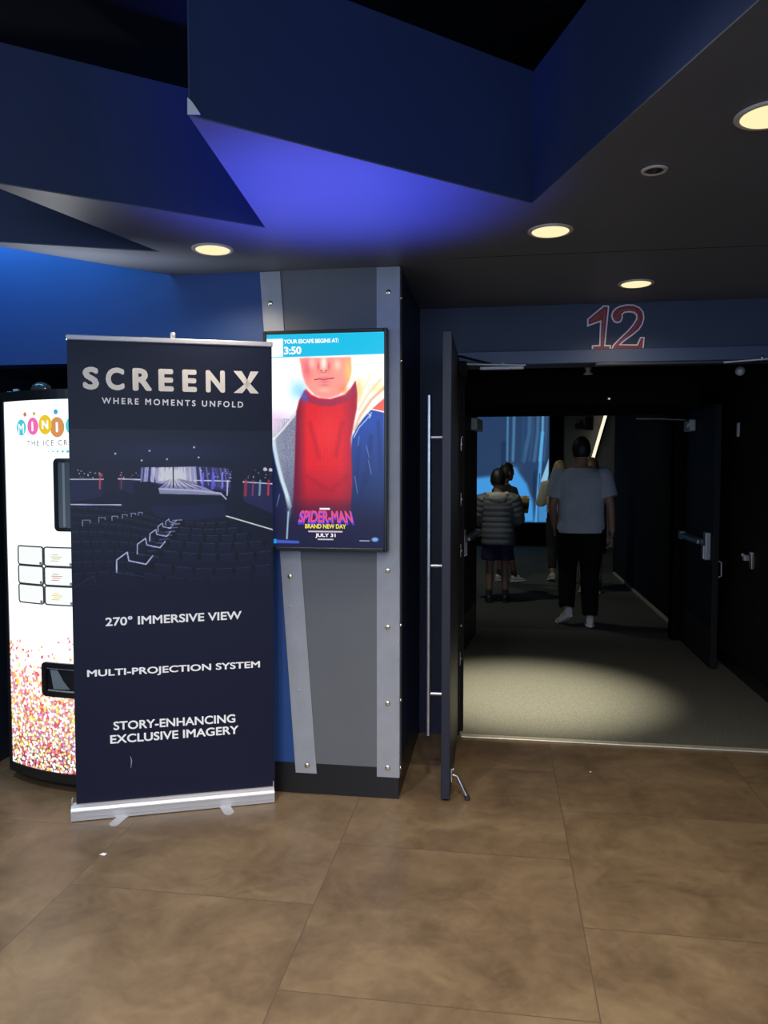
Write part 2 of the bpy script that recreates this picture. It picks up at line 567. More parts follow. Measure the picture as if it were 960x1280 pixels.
# front wall: blue to the left, niche for the vending machine, grey panel on the pillar
NX0, NX1, NZ = -2.46, -1.20, 1.948
XP = -0.43
w = MB()
w.box((XL, YF, 0), (NX0, YF + 0.12, 3.0)).box((NX0, YF, NZ), (NX1, YF + 0.12, 3.0)).box((NX1, YF, 0), (-0.70, YF + 0.12, 3.0))
struct('wall_front', w, M['blue'], 'bright blue wall left of the pillar above the vending niche', 'wall')
w = MB().box((-0.70, YF - 0.0005, 0), (XP, YF + 0.12, ZC)).box((XP - 0.14, YF + 0.12, 0), (XP, YD + 0.15, ZC))
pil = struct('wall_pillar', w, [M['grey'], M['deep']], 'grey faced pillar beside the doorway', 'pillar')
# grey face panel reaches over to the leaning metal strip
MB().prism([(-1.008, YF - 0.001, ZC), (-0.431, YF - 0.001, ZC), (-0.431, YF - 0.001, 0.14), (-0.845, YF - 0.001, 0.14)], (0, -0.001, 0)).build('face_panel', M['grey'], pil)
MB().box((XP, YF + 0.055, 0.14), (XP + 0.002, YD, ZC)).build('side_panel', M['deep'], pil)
n = MB().box((NX0 - 0.05, YF + 0.95, 0), (NX1 + 0.05, YF + 1.0, NZ + 0.06)).box((NX0 - 0.05, YF + 0.1, 0), (NX0 - 0.001, YF + 0.95, NZ + 0.06)).box((NX1 + 0.001, YF + 0.12, 0), (NX1 + 0.05, YF + 0.95, NZ + 0.06)).box((NX0 - 0.05, YF + 0.12, NZ + 0.001), (NX1 + 0.05, YF + 1.0, NZ + 0.06))
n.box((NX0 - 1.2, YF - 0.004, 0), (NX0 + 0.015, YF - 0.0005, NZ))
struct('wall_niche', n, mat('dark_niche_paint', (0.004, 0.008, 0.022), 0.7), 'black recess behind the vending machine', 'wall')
b = MB().bbox((-1.19, YF - 0.0022, 0), (XP + 0.001, YF, 0.14), 0.0005).bbox((XP, YF, 0), (XP + 0.0012, YD, 0.14), 0.0005)
struct('baseboard_front', b, M['base'], 'black vinyl baseboard around the foot of the pillar', 'baseboard')
MBf = MB().box((NX0, YF - 0.02, 0), (NX1, YF + 0.95, 0.002))

# doorway wall
ZH = 2.02
w = MB().box((XP, YD, 0), (XJ, YD + 0.15, ZC), 1).box((XJ, YD, ZH), (XJR, YD + 0.15, ZC)).box((XJR, YD, 0), (XR, YD + 0.15, ZC))  # left piece in deeper navy: the shade beside the leaf put into its colour
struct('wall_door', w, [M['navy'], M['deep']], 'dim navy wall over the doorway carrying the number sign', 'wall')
w = MB().bbox((XJ - 0.02, YD - 0.022, ZH), (XJR + 0.05, YD - 0.001, ZH + 0.072), 0.004)
fr = struct('trim_2', w, mat('grey_blue_frame_paint', (0.035, 0.055, 0.12), 0.4), 'slim navy header trim along the top of the doorway', 'door frame')
w = MB().bbox((XJ - 0.05, YD - 0.012, 0), (XJ, YD + 0.15, ZH), 0.003).bbox((XJ, YD + 0.06, 0), (XJ + 0.016, YD + 0.12, ZH), 0.002).bbox((XJR, YD - 0.012, 0), (XJR + 0.05, YD + 0.15, ZH), 0.003)
jm = struct('trim_3', w, M['dark'], 'dark metal jamb the open outer door hangs on', 'door frame')
for z in (1.60, 1.30, 1.02, 0.42):
    MB().bbox((XJ - 0.001, YD + 0.012, z - 0.035), (XJ + 0.003, YD + 0.034, z + 0.035), 0.001).ball((XJ + 0.004, YD + 0.02, z), 0.006, 10, 6).build('strike_plate', M['steel'], jm)
for z in (1.64, 0.60):
    MB().ball((XJ + 0.003, YD + 0.05, z), (0.008, 0.012, 0.009), 10, 6).build('jamb_button', M['brass'], jm)

# vestibule and corridor shells
struct('wall_left', MB().box((-0.50, YD + 0.15, 0), (-0.36, YI, 2.34)), M['dark'], 'black left wall between the two pairs of doors', 'wall')
w = MB().box((1.690, YD + 0.15, 0), (1.80, YI, 2.34))
struct('wall_right', w, M['dark'], 'black right wall between the two pairs of doors', 'wall')
struct('baseboard_right', MB().bbox((1.680, YD + 0.15, 0), (1.690, YI, 0.10), 0.002), M['base'], 'black baseboard along the right vestibule wall', 'baseboard')
struct('ceiling_3', MB().box((-0.5, YD + 0.15, 2.33), (1.8, YI + 0.1, 2.38)), M['black'], 'black ceiling between the two pairs of doors', 'ceiling')
ZI = 1.945
w = MB().box((-3.9, YI, 0), (XIL, YI + 0.14, 3.2)).box((XIL, YI, ZI + 0.06), (XIR, YI + 0.14, 3.2)).box((XIR, YI, 0), (4.2, YI + 0.14, 3.2))
struct('wall_inner', w, M['dark'], 'black wall holding the inner pair of doors', 'wall')
w = MB().bbox((XIL - 0.06, YI - 0.03, ZI), (XIR + 0.06, YI + 0.14, ZI + 0.075), 0.004).bbox((XIL - 0.06, YI - 0.02, 0), (XIL, YI + 0.14, ZI), 0.003).bbox((XIR, YI - 0.02, 0), (XIR + 0.06, YI + 0.14, ZI), 0.003)
struct('trim_4', w, M['black'], 'black frame of the inner pair of doors', 'door frame')
struct('wall_corridor_left', MB().box((-3.9, YI + 0.14, 0), (-3.8, 15.5, 3.2)), M['dark'], 'dark left wall of the corridor', 'wall')
struct('wall_corridor_right', MB().box((1.635, YI + 0.14, 0), (1.75, 11.4, 3.2)), M['black'], 'black right wall of the corridor', 'wall')
struct('trim_5', MB().bbox((1.610, YI + 0.7, 0.0), (1.635, 11.2, 0.035), 0.004), mat('pale_floor_strip', (0.32, 0.31, 0.25), 0.5), 'pale strip along the foot of the right corridor wall', 'floor strip')
w = MB().box((-3.9, 15.3, 0), (0.98, 15.45, 3.2))
struct('wall_end', w, M['black'], 'black end wall below and around the lit screen', 'wall')
w = MB().box((1.22, 15.2, 0), (2.6, 15.4, 3.2))
struct('wall_end_grey', w, mat('pale_grey_end_wall', (0.30, 0.31, 0.31), 0.7, var=0.05), 'grey wall at the far end of the corridor', 'wall')
struct('wall_end_dark', MB().box((0.98, 15.1, 0), (1.22, 15.45, 3.2)), M['black'], 'dark upright between the lit screen and grey wall', 'wall')
struct('ceiling_4', MB().box((-3.9, YI + 0.1, 3.2), (4.2, 15.6, 3.26)), M['black'], 'black corridor ceiling', 'ceiling')

# ------------------------------------------------------------------ outer door, open towards the lobby


def door_leaf(name, label, x0, x1, y0, y1, ztop, mats):
    o = MB().bbox((x0, y0, 0.012), (x1, y1, ztop), 0.002).build(name, mats)
    tag(o, label, 'door', kind='structure')
    return o


dr = door_leaf('door_1', 'open outer door leaf seen edge-on with tall pull bar', -0.247, -0.2085, 3.312, 4.172, 2.050, M['doorblue'])
hx = -0.312
MB().tube([(hx, 3.43, 0.255), (hx, 3.43, 1.79)], 0.0125, 16).build('pull_handle', M['steel'], dr)
for z in (1.605, 1.03, 0.447):
    MB().tube([(hx + 0.008, 3.43, z), (-0.252, 3.43, z)], 0.009, 12).tube([(-0.253, 3.43, z), (-0.246, 3.43, z)], 0.015, 14).build('handle_standoff', M['steel'], dr)
MB().bbox((-0.2485, 3.335, 0.03), (-0.247, 4.15, 0.26), 0.0005).build('kick_plate', M['cabinet'], dr)
MB().bbox((-0.2375, 3.3108, 0.9), (-0.2155, 3.3122, 1.15), 0.0005).build('lock_edge_plate', M['doorblue'], dr)
ks = MB().bbox((-0.207, 3.345, 0.075), (-0.199, 3.375, 0.135), 0.002).ball((-0.196, 3.36, 0.128), 0.008, 10, 6)
ks.tube([(-0.198, 3.36, 0.105), (-0.178, 3.36, 0.10), (-0.150, 3.352, 0.045), (-0.135, 3.348, 0.016)], [0.008, 0.007, 0.007, 0.009], 10)
kso = ks.build('kick_down_stop', M['steel'], dr)
MB().tube([(-0.136, 3.348, 0.020), (-0.131, 3.346, 0.002)], [0.011, 0.012], 12).build('rubber_tip', M['rubber'], kso)
# closer: body on the leaf, two arms to the header
cl = MB().bbox((-0.205, 3.95, 1.955), (-0.165, 4.15, 2.015), 0.006)
clo = cl.build('door_closer', M['dark'], dr)
MB().bbox((-0.02, -0.012, -0.004), (0.33, 0.012, 0.004), 0.002, M=Matrix.Translation((-0.19, 4.12, 2.020)) @ Euler((0, 0.03, 0.05)).to_matrix().to_4x4()).ball((0.02, 4.14, 2.022), 0.008, 8, 6).build('closer_arm', M['silver'], clo)
MB().bbox((-0.02, -0.011, -0.004), (0.20, 0.011, 0.004), 0.002, M=Matrix.Translation((-0.19, 4.02, 2.045)) @ Euler((0, 0.12, 0.7)).to_matrix().to_4x4()).build('closer_arm', M['dark'], clo)
MB().bbox((-0.10, 4.135, 1.992), (0.13, 4.165, 2.008), 0.003).build('closer_rail', M['silver'], clo)

dr.rotation_euler.z = 0.012

# right leaf's closer rail under the header
t = empty('door_closer_rail', (1.0, YD - 0.04, 2.0))
tag(t, 'long grey closer rail under the right half of the header', 'door closer')
MB().bbox((0.49, YD - 0.052, 2.000), (1.16, YD - 0.028, 2.016), 0.004).build('rail', M['cabinet'], t)
MB().bbox((-0.02, -0.010, -0.004), (0.45, 0.010, 0.004), 0.002, M=Matrix.Translation((1.14, YD - 0.06, 2.004)) @ Euler((0, -0.05, -0.12)).to_matrix().to_4x4()).build('arm', M['silver'], t)
MB().ball((1.30, YD - 0.07, 2.022), 0.011, 10, 6).build('pivot_bolt', M['steel'], t)


def panic_bar(door, xface, sx, y_head, y_end, z):
    """exit bar on the leaf face x = xface; sx points away from the leaf"""
    xf = lambda d: xface + sx * d
    h = MB().bbox((xf(0), y_head - 0.03, z - 0.095), (xf(0.045), y_head + 0.035, z + 0.115), 0.008)
    h.bbox((xf(0.02), y_head - 0.024, z - 0.09), (xf(0.06), y_head + 0.028, z + 0.02), 0.01)
    ho = h.build('panic_bar', M['steel'], door)
    MB().bbox((xf(0.004), y_head + 0.03, z + 0.005), (xf(0.03), y_end, z + 0.052), 0.006).build('rail', M['silver'], ho)
    MB().bbox((xf(0.028), y_head + 0.16, z + 0.008), (xf(0.058), y_end - 0.06, z + 0.048), 0.010).build('push_pad', M['steel'], ho)
    MB().bbox((xf(0.0), y_end - 0.07, z - 0.004), (xf(0.05), y_end, z + 0.062), 0.008).build('end_cap', M['silver'], ho)


d2 = door_leaf('door_2', 'open inner left door leaf with short steel panic bar', -0.345, -0.300, 5.87, 6.85, 1.94, M['door'])
panic_bar(d2, -0.300, 1, 5.93, 6.78, 0.895)
MB().bbox((-0.300, 5.89, 0.03), (-0.2985, 6.83, 0.30), 0.0005).build('kick_plate', M['cabinet'], d2)
MB().bbox((-0.300, 6.45, 1.80), (-0.245, 6.80, 1.90), 0.008).build('door_closer', M['silver'], d2)
d2.rotation_euler.z = -0.11
d2.location.x += 0.055
d3 = door_leaf('door_3', 'open inner right door leaf with long steel panic bar', 1.545, 1.590, 5.87, 6.85, 1.94, M['door'])
panic_bar(d3, 1.545, -1, 5.93, 6.74, 0.895)
MB().bbox((1.5435, 5.89, 0.03), (1.545, 6.83, 0.30), 0.0005).build('kick_plate', M['cabinet'], d3)
c = MB().bbox((1.49, 6.42, 1.775), (1.545, 6.60, 1.87), 0.012).lathe((1.49, 6.45, 1.825), [(0.03, 0.0), (0.03, -0.012), (0.015, -0.016)], 16, axis='X')
c = c.build('door_closer', M['silver'], d3)
MB().tube([(1.50, 6.6, 1.875), (1.36, 6.82, 1.90), (1.16, 6.86, 1.905)], 0.006, 8).build('closer_arm', M['silver'], c)
MB().tube([(1.592, 5.89, 0.80), (1.612, 5.885, 0.79), (1.614, 5.885, 0.69), (1.592, 5.89, 0.68)], 0.006, 8).build('pull_handle', M['silver'], d3)

# small fittings in the vestibule
t = empty('door_holder', (1.69, 5.475, 0.80))
tag(t, 'small steel door holder on the black right wall', 'door holder')
MB().bbox((1.668, 5.40, 0.80), (1.690, 5.45, 0.915), 0.004).build('back_plate', M['steel'], t)
MB().bbox((1.655, 5.51, 0.845), (1.690, 5.55, 0.885), 0.006).ball((1.652, 5.53, 0.885), 0.012, 10, 6).build('catch', M['alu'], t)
t = empty('wall_bracket', (1.69, 5.80, 1.72))
tag(t, 'small pale bracket high on the black right wall beside the door edge', 'bracket')
MB().bbox((1.672, 5.785, 1.70), (1.690, 5.82, 1.80), 0.004).build('plate', M['alu'], t)
t = empty('sprinkler_head', (0.494, 4.5, 2.33))
tag(t, 'small sprinkler head hanging inside the doorway', 'sprinkler')
MB().tube([(0.494, 4.5, 2.33), (0.494, 4.5, 2.05)], 0.012, 10).build('drop_pipe', M['dark'], t)
MB().lathe((0.494, 4.5, 2.0), [(0.010, 0.05), (0.018, 0.045), (0.018, 0.03), (0.008, 0.02), (0.026, 0.004), (0.026, 0.0)], 16).build('nozzle', M['silver'], t)
t = empty('ceiling_camera', (1.307, 4.5, 2.33))
tag(t, 'round glassy dome on a stem at the doorway’s right', 'camera')
MB().tube([(1.307, 4.5, 2.33), (1.307, 4.5, 2.02)], 0.012, 10).build('stem', M['dark'], t)
MB().ball((1.307, 4.5, 2.005), 0.026, 16, 10).build('dome', M['silver'], t)
t = empty('indicator_light', (0.93, 6.80, 2.077))
tag(t, 'tiny white indicator on the black wall over the inner doors', 'light')
MB().bbox((0.915, 6.845, 2.068), (0.945, 6.87, 2.088), 0.003).build('body', M['alu'], t)
MB().ball((0.93, 6.843, 2.078), 0.006, 10, 6).build('lens', mat('lit_indicator', (0.8, 0.8, 0.8), 0.3, emit=(1, 1, 1), estr=0.8), t)

# ------------------------------------------------------------------ metal strips on the pillar
def strip(name, label, pts, screws, side=False):
    t = empty(name, (sum(p[0] for p in pts) / 4, YF, min(p[2] for p in pts)))
    tag(t, label, 'metal strip', 'aluminium strips on the pillar')
    MB().prism(pts, (0, -0.004, 0)).build('plate', M['strip'], t)
    for x, z in screws:
        s_ = MB().lathe((x, YF - 0.0065, z), [(0.012, 0.0), (0.012, -0.001), (0.009, -0.003), (0.003, -0.004)], 16, axis='Y')
        s_.build('screw', M['brass'], t)
        if (x, z) == screws[0]:
            pass
    return t


yb = YF - 0.0025
st = strip('corner_strip', 'leaning pale metal strip left of the grey panel',
           [(-1.046, yb, ZC - 0.003), (-0.955, yb, ZC - 0.003), (-0.800, yb, 0.095), (-0.897, yb, 0.095)],
           [(-1.000, 2.19), (-0.918, 0.985), (-0.845, 0.13)])
for (zz, u) in ((0.85, -0.93), (0.47, -0.89)):
    MB().lathe((u + 0.01, YF - 0.0068, zz), [(0.006, 0.0), (0.005, -0.001), (0.002, -0.0012)], 12, axis='Y').build('screw', M['strip'], st)
sr = strip('corner_strip', 'upright pale metal strip wrapped round the pillar’s corner',
           [(-0.526, yb, ZC - 0.003), (-0.428, yb, ZC - 0.003), (-0.428, yb, 0.098), (-0.526, yb, 0.098)],
           [(-0.475, 2.22), (-0.478, 1.02), (-0.478, 0.77), (-0.478, 0.43), (-0.478, 0.14)])
MB().bbox((-0.4285, YF - 0.0065, 0.098), (-0.4245, YF + 0.055, ZC - 0.003), 0.0015).build('side_flange', M['strip'], sr)
for z in (2.20, 1.93, 0.775, 0.44, 0.135):
    MB().ball((-0.424, YF + 0.02, z), 0.009, 12, 8).build('screw', M['brass'], sr)

# ------------------------------------------------------------------ room number
def inset(poly, d):
    n = len(poly)
    a = sum(poly[i][0] * poly[(i + 1) % n][1] - poly[(i + 1) % n][0] * poly[i][1] for i in range(n))
    sgn = 1 if a > 0 else -1
    out = []
    for i in range(n):
        p0, p1, p2 = Vector(poly[i - 1]), Vector(poly[i]), Vector(poly[(i + 1) % n])
        e1, e2 = (p1 - p0).normalized(), (p2 - p1).normalized()
        n1, n2 = Vector((-e1.y, e1.x)) * sgn, Vector((-e2.y, e2.x)) * sgn
        b = (n1 + n2)
        if b.length < 1e-3:
            b = n1.copy()
        b.normalize()
        out.append(tuple(p1 + b * d / max(0.45, b.dot(n1))))
    return out


one = [(112, 300), (272, 168), (330, 172), (297, 553), (354, 553), (347, 636), (162, 658), (162, 558), (235, 553), (241, 330), (112, 376)]
two = [(357, 300), (349, 262), (360, 228), (388, 196), (432, 173), (500, 158), (570, 160), (630, 185), (668, 230), (678, 290), (664, 350), (626, 408), (560, 462), (490, 512), (452, 545),
       (608, 545), (640, 473), (684, 473), (670, 630), (353, 645), (356, 590), (372, 552), (430, 490), (510, 415), (565, 350), (594, 300), (596, 266), (575, 243), (530, 235), (485, 240), (464, 256), (466, 292), (448, 328), (415, 342), (380, 332)]
inl1 = [[(150, 325), (275, 225), (285, 215), (258, 600)], [(190, 602), (322, 600)]]
inl2 = [[(418, 300), (412, 270), (440, 225), (500, 203), (570, 212), (615, 255), (620, 320), (580, 395), (500, 470), (400, 560), (395, 595), (635, 590), (655, 500)]]
sg = empty('room_number', (0.60, YD, 2.07))
tag(sg, 'red number twelve with pale pink outline above the doorway', 'sign')
w2 = lambda p, y: Vector((0.451 + (p[0] - 112) / 8 * 0.00408, y, 2.325 - (p[1] - 160) / 8 * 0.00425 - (p[0] - 112) / 8 * 0.00013))
for nm, pl, inl in (('numeral_one', one, inl1), ('numeral_two', two, inl2)):
    dg_ = MB().prism([w2(p, YD - 0.001) for p in pl], (0, -0.008, 0)).build(nm, M['pink'], sg)
    MB().prism([w2(p, YD - 0.009) for p in inset(pl, 13)], (0, -0.0015, 0)).build('red_face', M['red'], dg_)
    q = MB()
    for ln in inl:
        q.tube([w2(p, YD - 0.0108) for p in ln], 0.0018, 6, smooth=False)
    q.build('inline', M['pink2'], dg_)

# ------------------------------------------------------------------ ceiling lamps
def downlight(x, y, label, power, r=0.082):
    t = empty('ceiling_downlight', (x, y, ZC))
    tag(t, label, 'downlight', 'round recessed ceiling downlights')
    z = ZC
    MB().lathe((x, y, z), [(r - 0.016, -0.001), (r - 0.014, -0.006), (r - 0.004, -0.006), (r, -0.003), (r, -0.0005)], 40).build('trim_ring', M['ring'], t)
    MB().lathe((x, y, z), [(0.001, -0.0072), (r - 0.018, -0.0072), (r - 0.015, -0.0050)], 40).build('lens', M['lens'], t)
    l = spot('downlight_lamp', (0, 0, -0.03), (0, 0, -1), power, WARM, 150, 0.6, 0.05)
    l.parent = t
    return t


for (px, py), lab, pw in (((266, 311), 'leftmost lit downlight, above the tall dark banner', 16), ((688, 288), 'lit downlight in front of the number sign, left of the dark speaker', 13),
                          ((795, 354), 'lit downlight right above the red number sign', 12), ((962, 143), 'lit downlight cut off by the photo’s right edge', 13)):
    d = ray(px, py)
    p = Vector((0, 0, CAM_H)) + d * ((ZC - CAM_H) / d.z)
    downlight(p.x, p.y, lab, pw)
d = ray(818, 212)
p = Vector((0, 0, CAM_H)) + d * ((ZC - CAM_H) / d.z)
t = empty('recessed_eyeball', (p.x, p.y, ZC))
tag(t, 'small unlit recessed eyeball fitting in the grey soffit', 'ceiling fitting')
MB().lathe((p.x, p.y, ZC), [(0.026, -0.001), (0.027, -0.006), (0.036, -0.006), (0.038, -0.001)], 32).build('trim_ring', M['ring'], t)
MB().lathe((p.x, p.y, ZC), [(0.001, -0.002), (0.027, -0.003)], 24).ball((p.x + 0.004, p.y, ZC - 0.001), (0.018, 0.018, 0.008), 16, 8).build('eyeball', M['bezel'], t)

# ------------------------------------------------------------------ roll-up banner
BA = math.atan2(3.188 - 2.884, -0.966 + 1.737)
bn = empty('roll_up_banner', (-1.737, 2.884, 0), BA)
tag(bn, 'tall dark navy roll-up banner standing in front of the vending machine', 'banner')
BW = 0.829
loc = lambda u, y, v: Vector((u, y, v))            # banner's own axes: u along, y back, v up


def bpart(mb, name, m, parent=bn):
    return mb.build(name, m, parent, world=False)


prof = [(0.0, 0.004), (0.0, 0.045), (0.006, 0.056), (0.020, 0.064), (0.045, 0.064), (0.062, 0.052), (0.066, 0.03), (0.066, 0.004)]
cas = MB().loops([[loc(u, y, z) for y, z in prof] for u in (0.0, BW)], smooth=False)
cas = bpart(cas, 'base_cassette', M['alu'])
g = MB()
for z in (0.018, 0.038):
    g.box((0.001, -0.0012, z), (BW - 0.001, 0.001, z + 0.003))
bpart(g, 'groove', M['silver'], cas)
for u in (-0.004, BW):
    bpart(MB().loops([[loc(u + e, y * 1.02 - 0.001, z) for y, z in prof] for e in (0.0, 0.004)], smooth=False).bbox((u, 0.018, 0.05), (u + 0.004, 0.045, 0.088), 0.002), 'end_cap', M['alu'], cas)
for (u0, u1) in ((0.215, 0.165), (0.612, 0.640)):
    f = MB()
    n_ = 10
    tip = Vector((u1 - u0, -0.075, 0)).normalized()
    side = Vector((-tip.y, tip.x, 0))
    o0 = Vector((u0, 0.04, 0.0))
    Lf = Vector((u1 - u0, -0.075 - 0.04, 0)).length
    tip = Vector((u1 - u0, -0.115, 0)).normalized(); side = Vector((-tip.y, tip.x, 0))
    pts = [o0 + side * 0.022, o0 - side * 0.022] + [o0 + tip * (Lf - 0.022) + (tip * math.sin(a) - side * math.cos(a)) * 0.022 for a in [PI * k / n_ for k in range(n_ + 1)]]
    f.prism(pts, (0, 0, 0.004))
    bpart(f, 'swivel_foot', M['alu'])
GP = 0.030
gr = MB()
NV = 24
gr.loops([[loc(0.014, GP, v), loc(0.838, GP, v), loc(0.838, GP + 0.0008, v), loc(0.014, GP + 0.0008, v)] for v in np.linspace(0.055, 1.992, NV)], smooth=False)
gr = bpart(gr, 'printed_graphic', M['print'])
bpart(MB().bbox((0.010, GP - 0.007, 1.985), (0.842, GP + 0.010, 2.006), 0.004), 'top_rail', M['alu'])
bpart(MB().tube([loc(0.429, GP + 0.016, 0.06), loc(0.429, GP + 0.016, 2.03)], 0.0085, 12), 'support_pole', M['alu'])
bpart(MB().lathe(loc(0.429, GP + 0.016, 2.012), [(0.008, 0), (0.010, 0.004), (0.010, 0.018), (0.006, 0.022)], 16), 'pole_hook', M['alu'])

# lettering, printed on the graphic
yt = GP - 0.0006


def bword(mb, body, a, b_, c, d_, **k):
    P = [Vector((*q, 0)) for q in (a, b_, c, d_)]
    qp = quad_place(*P)
    word(mb, body, lambda x, y: loc(qp(x, y).x, yt, qp(x, y).y), **k)


zt, zb = 1.879, 1.786
for ch, x0, x1 in (('S', .072, .135), ('C', .161, .234), ('R', .266, .343), ('E', .369, .430), ('E', .465, .524), ('N', .561, .640)):
    tl = MB()
    bword(tl, ch, (x0, zb), (x1, zb), (x1, zt), (x0, zt), weight=0.045)
    bpart(tl, 'title_lettering', M['cream'], gr)
# the last letter: two crossing strokes with a notch on its left side
xa, xb = 0.676, 0.782
tl = MB()
for pl in ([(xa, zt), (xa + 0.034, zt), (xa + 0.060, zb + 0.052), (xb, zb), (xb - 0.036, zb), (xa + 0.040, zb + 0.044)],
           [(xb - 0.034, zt), (xb, zt), (xa + 0.074, zb + 0.046), (xa + 0.036, zb), (xa, zb), (xa + 0.052, zb + 0.044)]):
    tl.prism([loc(x, yt, z) for x, z in pl], (0, -0.0002, 0))
bpart(tl, 'title_lettering', M['cream'], gr)
def bline(body, a, b_, c, d_, name, m, **k):
    qp = quad_place(*[Vector((*q, 0)) for q in (a, b_, c, d_)])
    words(body, lambda x, y: loc(qp(x, y).x, yt, qp(x, y).y), name, m, gr, world=False, **k)


bline('WHERE MOMENTS UNFOLD', (.144, 1.730), (.715, 1.724), (.716, 1.750), (.144, 1.756), 'tagline_lettering', M['white'], weight=0.026, spacing=1.45)
bline('270° IMMERSIVE VIEW', (.142, .808), (.700, .814), (.700, .852), (.142, .846), 'feature_lettering', M['white'], weight=0.024)
bline('MULTI-PROJECTION SYSTEM', (.066, .590), (.777, .589), (.777, .627), (.066, .628), 'feature_lettering', M['white'], weight=0.024)
bline('STORY-ENHANCING', (.166, .366), (.669, .362), (.669, .399), (.166, .403), 'feature_lettering', M['white'], weight=0.024)
bline('EXCLUSIVE IMAGERY', (.152, .309), (.682, .311), (.682, .348), (.152, .346), 'feature_lettering', M['white'], weight=0.024)

# printed picture of a dark auditorium
p = Paint(28, 932, -10, 790, 300, 250, (13, 18, 42))
NAVY = (13, 18, 42)
p.spot(480, 90, 420, 75, (40, 46, 92), .55)
p.poly([(28, 210), (170, 225), (170, 300), (28, 330)], (34, 36, 74), .8)
p.poly([(235, 215), (330, 225), (330, 300), (235, 270)], (33, 35, 76), .8)
p.poly([(795, 235), (932, 240), (932, 390), (795, 330)], (40, 38, 84), .9)
p.poly([(330, 168), (600, 160), (735, 175), (735, 285), (600, 262), (400, 250), (330, 230)], (52, 52, 104), .8)
p.poly([(385, 168), (580, 162), (585, 262), (400, 240)], (130, 128, 150), .9)
for k in range(46):
    x = 330 + 400 * rng.random()
    c = 1 - min(1, abs(x - 480) / 190)
    p.line([(x, 168), (x + (x - 480) * .06, 215 + 45 * (1 - c))], 3 + 4 * rng.random(), (120 + 110 * c, 120 + 100 * c, 170 + 30 * c), .35 + .45 * c)
p.poly([(476, 212), (380, 290), (700, 300), (620, 262)], (150, 148, 165), .75)
for x in (398, 425, 455, 500, 530, 565, 600, 640):
    p.line([(477, 212), (x, 268)], 3, (30, 30, 60), .8)
p.line([(477, 165), (477, 262)], 5, (14, 14, 36))
p.spot(478, 205, 60, 34, (235, 232, 205), .85)
p.line([(477, 165), (477, 262)], 4, (30, 30, 50))
p.poly([(300, 240), (370, 232), (405, 245), (415, 290), (300, 310)], NAVY)
for a_ in ([(28, 222), (170, 222)], [(235, 220), (330, 224)], [(570, 228), (735, 232)], [(795, 236), (932, 246)]):
    p.line(a_, 5, (165, 165, 200))
p.line([(28, 338), (245, 342)], 5, (150, 150, 178))
p.line([(715, 400), (932, 470)], 6, (190, 184, 160))
p.line([(415, 268), (560, 275), (690, 290), (715, 318)], 7, (140, 140, 185))
p.poly([(370, 350), (700, 340), (720, 400), (560, 420), (400, 400)], (26, 36, 76), .6)
for k in range(90):
    x, y = rng.random() * 904 + 28, 175 + rng.random() * 45
    if 330 < x < 590 or 745 < x < 790 or 170 < x < 235: continue
    col = [(190, 190, 235), (200, 90, 90), (220, 220, 230)][k % 3]
    p.oval(x, y, 2.5, 2.5, col, .7, .5)
for x, w_, c_ in ((158, 8, (190, 60, 60)), (250, 6, (150, 50, 60)), (808, 14, (165, 35, 50)), (842, 8, (150, 60, 90)), (875, 10, (120, 160, 160)), (915, 10, (190, 50, 50)), (612, 10, (90, 90, 200)), (658, 14, (80, 80, 190)), (700, 8, (120, 110, 190)), (724, 6, (200, 200, 230))):
    p.line([(x, 230 if x > 700 else 195), (x - 4, 300 if x > 700 else 265)], w_, c_, .7)
p.oval(898, 175, 8, 8, (240, 240, 240), 1, .4); p.oval(924, 178, 8, 8, (240, 240, 240), 1, .4)
for x, y in ((224, 103), (373, 89), (572, 71), (592, 119), (450, 128), (338, 134)):
    p.oval(x, y, 4, 4, (190, 195, 230), 1, .5)
# curved rows of seats
def seat_row(pts, w_, h_, body, rim, a_):
    """seat backs side by side along a curved row"""
    L_ = [0]
    for q0_, q1_ in zip(pts, pts[1:]):
        L_.append(L_[-1] + math.hypot(q1_[0] - q0_[0], q1_[1] - q0_[1]))
    n_ = max(1, int(L_[-1] / w_))
    for k_ in range(n_):
        x_, y_ = (np.interp((k_ + .5) / n_ * L_[-1], L_, [q[i_] for q in pts]) for i_ in (0, 1))
        x1_, y1_ = (np.interp((k_ + .5) / n_ * L_[-1] + 4, L_, [q[i_] for q in pts]) for i_ in (0, 1))
        sl = (y1_ - y_) / max(1e-3, x1_ - x_) if x1_ > x_ else 0
        hw = w_ * .46
        p.poly([(x_ - hw, y_ - sl * hw + 3), (x_ - hw + 4, y_ - sl * hw), (x_ + hw - 4, y_ + sl * hw), (x_ + hw, y_ + sl * hw + 3), (x_ + hw * .96, y_ + sl * hw + h_), (x_ - hw * .96, y_ - sl * hw + h_)], body, a_)
        p.line([(x_ - hw + 2, y_ - sl * hw), (x_ + hw - 2, y_ + sl * hw)], 3, rim, a_ * .8)


